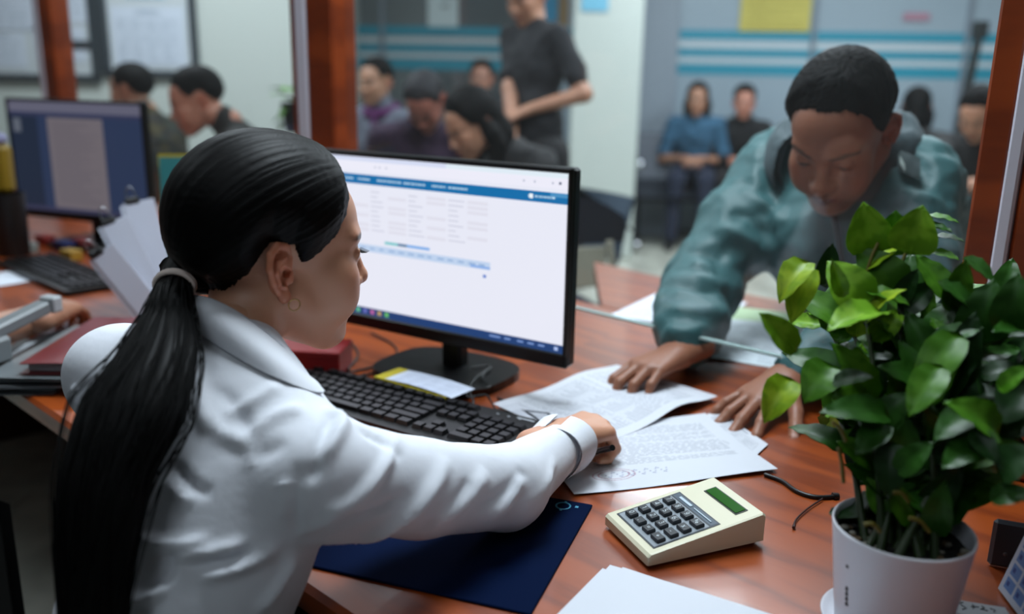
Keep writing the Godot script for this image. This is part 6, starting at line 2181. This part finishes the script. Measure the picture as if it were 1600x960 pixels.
# ------------------------------------------------------------------ the far desk, on the clerk's other side
func far_desk() -> void:
	var skin := lin(Color(0.6, 0.42, 0.33))
	# the colleague's forearm reaches in over the papers
	var wr := on(75, 492, 0.80)
	var el := on(-150, 560, 0.80)
	var c := person("colleague whose hand rests on the papers of the far desk", Vector3(el.x - 0.15, 0, el.z + 0.25))
	var b := Shape.new()
	var sh := el + Vector3(-0.2, 0.2, 0.12)
	var face := Vector3(0.73, 0, -0.68)
	var nk := sh + Vector3(-0.14, 0.08, -0.1)
	var f := Field.new(Vector3(nk.x - 0.45, 0.4, minf(nk.z, wr.z) - 0.3), Vector3(wr.x + 0.1, nk.y + 0.12, nk.z + 0.4), 0.015)
	f.chain([sh, el, wr], [0.045, 0.04, 0.027], 0.02)
	f.cap(nk, nk - Vector3(0, 0.35, 0), 0.08, 0.1, 0.03)
	f.cap(sh, nk, 0.045, 0.05, 0.03)
	b = f.shape(skin)
	var hx := Transform3D(Basis(face, Vector3.UP, face.cross(Vector3.UP)), nk + Vector3(0, 0.17, 0) + face * 0.04)
	var keep := {}
	join(b, head_shape(0.008, {"skin": skin, "neck": hx.affine_inverse() * nk}, keep), hx)
	join(b, hand_shape(hand_frame(wr, on(130, 462, 0.79), Vector3(0.1, 1, 0.3)), [[0.08, 0.3, 0.4, 0.2], [0.02, 0.35, 0.4, 0.2], [-0.04, 0.4, 0.4, 0.2], [-0.1, 0.45, 0.4, 0.2]], [0.8, -0.3, 0.5, 0.1, 0, 0], 1.0, -1.0, 0.004, skin, 0.05))
	wear("body", b, skin_mat(), c)
	var cl := Field.new(Vector3(nk.x - 0.5, 0.35, nk.z - 0.55), Vector3(sh.x + 0.5, nk.y + 0.1, nk.z + 0.5), 0.016)
	cl.ell(nk - Vector3(0, 0.25, 0), Vector3(0.17, 0.26, 0.14), 0.03)
	cl.cap(sh, nk, 0.06, 0.06, 0.03)
	cl.cap(sh, sh.lerp(el, 0.6), 0.062, 0.055, 0.03)
	wear("top", cl.shape(), cloth_mat("cloth_dark_blue", Color(0.08, 0.09, 0.13), 0.85), c)
	wear("hair", join(Shape.new(), hair_cap(keep.field, [[0.0, 40.0], [45.0, 30.0], [70.0, -10.0], [110.0, -25.0], [180.0, -42.0]], 0.02, func(_v): return 1.0, Vector3(-0.5, 0.8, 0), 48, 36), hx), hair_mat("hair_short"), c)
	# black keyboard and its dark tray
	keyboard("black keyboard in front of the far monitor", Transform3D(heading(0.733, 0.68), on(95, 432, DESK)))
	# white sheet, grey stapler
	var e := (on(88, 446, DESK) - on(20, 424, DESK)).normalized()
	paper("white sheet under the grey stapler on the far desk", on(18, 424, DESK + 0.001), e * 0.15, Vector3(-e.z, 0, e.x) * 0.21, mat("plain_white", Color(0.84, 0.86, 0.9), 0.7), func(u, v): return 0.001 + 0.001 * u * v)
	var st := on(-6, 596, DESK)
	var s := thing("stapler", "heavy grey stapler standing at the end of the far desk", "stapler", Transform3D(heading(0.35, -0.94), st + Vector3(-0.01, 0.0, 0.0)))
	var grey := mat("stapler_grey", Color(0.42, 0.44, 0.45), 0.4)
	put("base", box_mesh(Vector3(0.2, 0.018, 0.05), 0.004, Vector3(0.02, 0.01, 0)), mat("stapler_dark", Color(0.05, 0.05, 0.055), 0.5), s)
	put("body", box_mesh(Vector3(0.13, 0.045, 0.042), 0.006, Vector3(-0.03, 0.05, 0)), grey, s)
	put("arm", Shape.new().box(Vector3(0.07, 0.085, 0), Vector3(0.14, 0.022, 0.03), 0.004).mesh(), grey, s, Transform3D(Basis(Vector3.BACK, 0.18), Vector3(0, -0.01, 0)))
	put("tip", box_mesh(Vector3(0.022, 0.028, 0.034), 0.003, Vector3(0.135, 0.1, 0)), mat("stapler_tip", Color(0.6, 0.62, 0.63), 0.35), s)
	put("hinge", tube_mesh([Vector3(-0.07, 0.06, -0.026), Vector3(-0.07, 0.06, 0.026)], [0.008], 10), mat("stapler_dark"), s)
	# the pile: sheets, grey folders and a dark red one on top
	var pile := on(112, 572, DESK)
	var pd := (on(150, 515, DESK) - on(40, 590, DESK)).normalized()
	var pb := heading(pd.x, pd.z)
	var tones := [Color(0.5, 0.52, 0.53), Color(0.2, 0.22, 0.23), Color(0.62, 0.64, 0.66), Color(0.14, 0.15, 0.16), Color(0.4, 0.42, 0.43)]
	var names := ["lowest grey folder in the pile by the clerk's shoulder", "black folder above the lowest grey one in the pile", "pale folder in the middle of the pile by the clerk's shoulder", "dark plastic folder near the top of the pile", "grey folder just under the dark red one in the pile"]
	for k in 5:
		var fo := thing("document_folder", names[k], "folder", Transform3D(pb.rotated(Vector3.UP, [0.05, -0.04, 0.08, 0.0, -0.06][k]), pile + Vector3(0, k * 0.006, 0) + pb.z * (-0.06 + 0.02 * k)), "folders piled by the clerk's shoulder")
		put("cover", Shape.new().sheet(10, 8, func(u, v): return Vector3((u - 0.5) * 0.3, 0.005 + 0.001 * sin(u * 3.0), (v - 0.5) * 0.17), 0.0008).mesh(), mat("folder_%d" % k, tones[k], 0.3), fo)
		put("back", box_mesh(Vector3(0.3, 0.001, 0.17), 0.0, Vector3(0, 0.001, 0)), mat("folder_%d" % k), fo)
		put("papers", box_mesh(Vector3(0.29, 0.0028, 0.16), 0.0, Vector3(0.004, 0.0031, 0)), mat("sheets_edge", Color(0.7, 0.71, 0.73), 0.8), fo)
	var red := thing("document_folder", "glossy dark red folder on top of the pile", "folder", Transform3D(pb.rotated(Vector3.UP, -0.02), pile + Vector3(0, 0.0315, 0) + pb.z * 0.05), "folders piled by the clerk's shoulder")
	var rm := mat("folder_red", Color(0.38, 0.03, 0.06), 0.3)
	put("cover", Shape.new().sheet(12, 10, func(u, v): return Vector3((u - 0.5) * 0.28, 0.018 + 0.008 * sin(v * 3.1) * sin(u * 3.0 + 0.2), (v - 0.5) * 0.13), 0.0015).mesh(), rm, red)
	put("back", box_mesh(Vector3(0.28, 0.0015, 0.13), 0.0, Vector3(0, 0.001, 0)), rm, red)
	put("papers", box_mesh(Vector3(0.26, 0.01, 0.115), 0.0, Vector3(0.004, 0.0075, 0.0)), mat("sheets_edge"), red)
	# three clipped bundles of paper fanned against a teal folder
	var white := mat("bundle_white", Color(0.66, 0.67, 0.72), 0.8)
	var clip := mat("clip_steel", Color(0.62, 0.64, 0.66), 0.25, 0.9)
	var black := mat("clip_black", Color(0.02, 0.02, 0.022), 0.35)
	var corners := [[[237, 302], [258, 345], [244, 478], [192, 330]], [[196, 338], [232, 335], [240, 480], [165, 372]], [[152, 395], [178, 378], [222, 480], [152, 395]]]
	for k in 3:
		var top: Vector3 = [px(216, 320, 1.86), px(180, 356, 1.83), px(160, 402, 1.80)][k]
		var low: Vector3 = on([262, 250, 236][k], [500, 500, 496][k], DESK)
		var along := (top - low)
		var ln := along.length()
		along = along.normalized()
		var front := (Vector3(0, CAM_HEIGHT, 0) - top)
		front = (front - along * front.dot(along)).normalized()
		var w := along.cross(front).normalized()
		var bt := Transform3D(Basis(w, along, front), low + front * (0.026 * (k - 1)) + Vector3.UP * 0.014)
		var o := thing("paper_bundle", ["upright clipped bundle of paper against the teal folder", "middle leaning bundle of paper with a steel clip", "lowest leaning bundle of paper on the far side of the fan"][k], "paper", bt, "fanned bundles of paper")
		put("sheets", Shape.new().box(Vector3(0, ln * 0.5, 0), Vector3(0.062 - k * 0.006, ln, 0.018), 0.001).mesh(), white, o)
		put("cover_sheet", Shape.new().box(Vector3(-0.031 + k * 0.003 - 0.004, ln * 0.5 - 0.004, -0.006), Vector3(0.007, ln, 0.024)).mesh(), white, o)
		var cb := put("binder_clip", Shape.new().box(Vector3(-0.012, ln + 0.002, 0), Vector3(0.03, 0.016, 0.026), 0.004).mesh(), black, o)
		var loop := []
		for j in 11:
			var an := PI * j / 10.0
			loop.append(Vector3(-0.012 + cos(an) * 0.009, ln + 0.008 + sin(an) * 0.024, 0.006 + sin(an) * 0.008))
		put("wire_handle", tube_mesh(loop, [0.0016], 6), clip, cb)
	var ta := px(254, 262, 2.0)
	var tb := on(246, 470, DESK)
	var tf := thing("document_folder", "teal folder with a yellow edge standing behind the clerk's head", "folder", Transform3D(heading(0.9, -0.2), Vector3(tb.x, DESK, tb.z - 0.06)))
	var teal := mat("folder_teal", Color(0.14, 0.43, 0.44), 0.55)
	put("cover", Shape.new().sheet(4, 4, func(u, v): return Vector3(u * 0.22, 0.31 * (1.0 - v), -0.03 * (1.0 - v)), 0.002).mesh(), teal, tf)
	put("back", Shape.new().sheet(4, 4, func(u, v): return Vector3(u * 0.22 - 0.004, 0.316 * (1.0 - v), -0.03 * (1.0 - v) - 0.014), 0.002).mesh(), mat("folder_yellow", Color(0.62, 0.55, 0.12), 0.6), tf)
	put("papers", Shape.new().sheet(2, 2, func(u, v): return Vector3(u * 0.21, 0.3 * (1.0 - v) + 0.002, -0.03 * (1.0 - v) - 0.007), 0.006).mesh(), mat("sheets_edge"), tf)
	# small things under and beside the far monitor
	var bits := [[72, 372, Color(0.45, 0.07, 0.05), "small red ink pad under the far monitor"], [102, 382, Color(0.03, 0.09, 0.3), "small blue stamp box under the far monitor"], [128, 378, Color(0.4, 0.05, 0.06), "dark red stamp box under the far monitor"], [112, 396, Color(0.6, 0.45, 0.12), "small yellow box under the far monitor"], [44, 384, Color(0.5, 0.52, 0.5), "pale grey box under the far monitor"]]
	for q in bits:
		var o := thing("small_box", q[3], "box", Transform3D(heading(0.8, 0.55), on(q[0], q[1] + 10, DESK)))
		put("carton", box_mesh(Vector3(0.055, 0.022, 0.035), 0.002, Vector3(0, 0.0115, 0)), mat("bit_" + q[2].to_html(false), q[2], 0.5), o)
		put("lid", box_mesh(Vector3(0.056, 0.006, 0.036), 0.0015, Vector3(0, 0.0245, 0)), mat("bit_lid_" + q[2].to_html(false), q[2].lightened(0.1), 0.5), o)
	var hold := on(22, 398, DESK)
	var ph := thing("pen_holder", "black pen holder with a yellow tissue pack on top beside the far monitor", "holder", Transform3D(heading(1, 0), hold))
	put("cup", Shape.new().lathe(PackedVector2Array([Vector2(0, 0), Vector2(0.042, 0), Vector2(0.045, 0.17), Vector2(0.041, 0.17), Vector2(0.038, 0.01), Vector2(0, 0.01)]), 24).mesh(), mat("holder_black", Color(0.02, 0.02, 0.022), 0.5), ph)
	put("pack", Shape.new().box(Vector3(-0.012, 0.235, 0), Vector3(0.07, 0.13, 0.045), 0.012).mesh(), mat("pack_yellow", Color(0.5, 0.4, 0.04), 0.5), ph)
	put("pack_top", Shape.new().box(Vector3(-0.014, 0.315, 0), Vector3(0.06, 0.03, 0.04), 0.01).mesh(), mat("pack_lilac", Color(0.5, 0.5, 0.62), 0.6), ph)
	# black office chair of the colleague
	own_chair()
	var ch := Vector3(-1.3, 0, -0.98)
	var oc := thing("office_chair", "black office chair with steel arms at the desk edge", "chair", Transform3D(heading(0.68, -0.73), ch))
	var lea := mat("chair_black", Color(0.018, 0.018, 0.02), 0.5)
	var arm := mat("chair_arm_steel", Color(0.5, 0.5, 0.54), 0.25, 0.8)
	put("seat", box_mesh(Vector3(0.48, 0.08, 0.48), 0.03, Vector3(0, 0.46, 0)), lea, oc)
	put("backrest", Shape.new().sheet(8, 8, func(u, v): return Vector3(-0.24 - 0.05 * (1.0 - v) + 0.05 * pow(absf(u - 0.5) * 2.0, 2.0), 1.0 - v * 0.46, (u - 0.5) * 0.46), 0.05).mesh(), lea, oc)
	put("column", tube_mesh([Vector3(0, 0.42, 0), Vector3(0, 0.08, 0)], [0.03], 12), arm, oc)
	for k in 5:
		var an := TAU * k / 5.0
		put("spoke", tube_mesh([Vector3(0, 0.1, 0), Vector3(cos(an) * 0.3, 0.06, sin(an) * 0.3)], [0.022, 0.016], 8), lea, oc)
		put("caster", Shape.new().tube(PackedVector3Array([Vector3(cos(an) * 0.3, 0.028, sin(an) * 0.3 - 0.018), Vector3(cos(an) * 0.3, 0.028, sin(an) * 0.3 + 0.018)]), PackedFloat32Array([0.028]), 14).mesh(), lea, oc)
	for z: float in [-0.27, 0.27]:
		put("armrest", Shape.new().tube(curve([Vector3(0.1, 0.44, z * 0.85), Vector3(0.14, 0.54, z), Vector3(0.12, 0.64, z), Vector3(-0.14, 0.65, z)], 5), PackedFloat32Array([0.016]), 10).mesh(), arm, oc)
		put("arm_pad", box_mesh(Vector3(0.26, 0.03, 0.06), 0.012, Vector3(0, 0.675, z)), lea, oc)
	# a customers' chair beyond the glass and a hanging plant by the post
	var cc := px(848, 400, 3.15)
	var vc := thing("visitor_chair", "navy padded visitor chair behind the main monitor", "chair", Transform3D(heading(-0.35, -0.94), Vector3(cc.x, 0, cc.z)))
	var navy := cloth_mat("navy_pad", Color(0.05, 0.07, 0.13), 0.8)
	var pale := mat("chair_cream", Color(0.62, 0.61, 0.55), 0.5)
	put("backrest", Shape.new().sheet(8, 8, func(u, v):
		var q: float = absf(u - 0.5) * 2.0
		return Vector3(-0.2 - 0.03 * (1.0 - v), 0.87 - 0.09 * q * q * (1.0 - v) - v * 0.16, (u - 0.5) * 0.42), 0.035).mesh(), navy, vc)
	put("back_frame", Shape.new().tube(curve([Vector3(-0.18, 0.4, -0.17), Vector3(-0.21, 0.6, -0.17), Vector3(-0.22, 0.72, -0.15)], 4), PackedFloat32Array([0.014]), 8).tube(curve([Vector3(-0.18, 0.4, 0.17), Vector3(-0.21, 0.6, 0.17), Vector3(-0.22, 0.72, 0.15)], 4), PackedFloat32Array([0.014]), 8).mesh(), pale, vc)
	put("back_panel", box_mesh(Vector3(0.012, 0.14, 0.3), 0.004, Vector3(-0.2, 0.63, 0)), pale, vc)
	put("seat", box_mesh(Vector3(0.42, 0.06, 0.42), 0.02, Vector3(0, 0.43, 0)), navy, vc)
	for x: float in [-1.0, 1.0]:
		for z: float in [-1.0, 1.0]:
			put("leg", tube_mesh([Vector3(0.17 * x, 0.41, 0.17 * z), Vector3(0.2 * x, 0.0, 0.19 * z)], [0.013], 8), pale, vc)
	var hp := px(464, 168, 3.6)
	var pl := thing("hanging_plant", "small bright green plant in a dark basket by the timber post", "plant", Transform3D(Basis(), hp))
	put("basket", Shape.new().lathe(PackedVector2Array([Vector2(0, -0.1), Vector2(0.05, -0.1), Vector2(0.065, 0.02), Vector2(0.06, 0.02), Vector2(0, 0.0)]), 16).mesh(), mat("basket_dark", Color(0.06, 0.06, 0.08), 0.7), pl)
	put("cord", tube_mesh([Vector3(0, 0.0, 0), Vector3(0, 2.9 - hp.y, 0)], [0.003], 6), mat("cord_pale", Color(0.5, 0.5, 0.48), 0.8), pl)
	var lm := leaf_mesh(0.08, 0.045, 0.9, 0.25)
	var gm := mat("bright_leaf", Color(0.28, 0.5, 0.05), 0.5)
	for k in 26:
		var an := rng.randf() * TAU
		var hgt := rng.randf_range(-0.08, 0.08)
		put("leaf", lm, gm, pl, leaf_frame(Vector3(cos(an) * 0.04, hgt, sin(an) * 0.04), Vector3(cos(an), rng.randf_range(-0.6, 0.9), sin(an)), Vector3(0, 1, 0) + Vector3(cos(an), 0, sin(an)) * 0.4))


func _ready() -> void:
	set_up()
	build_room()
	build_counter()
	build_screens()
	small_things()
	plant()
	right_edge()
	clerk()
	customer()
	far_desk()
	queue()
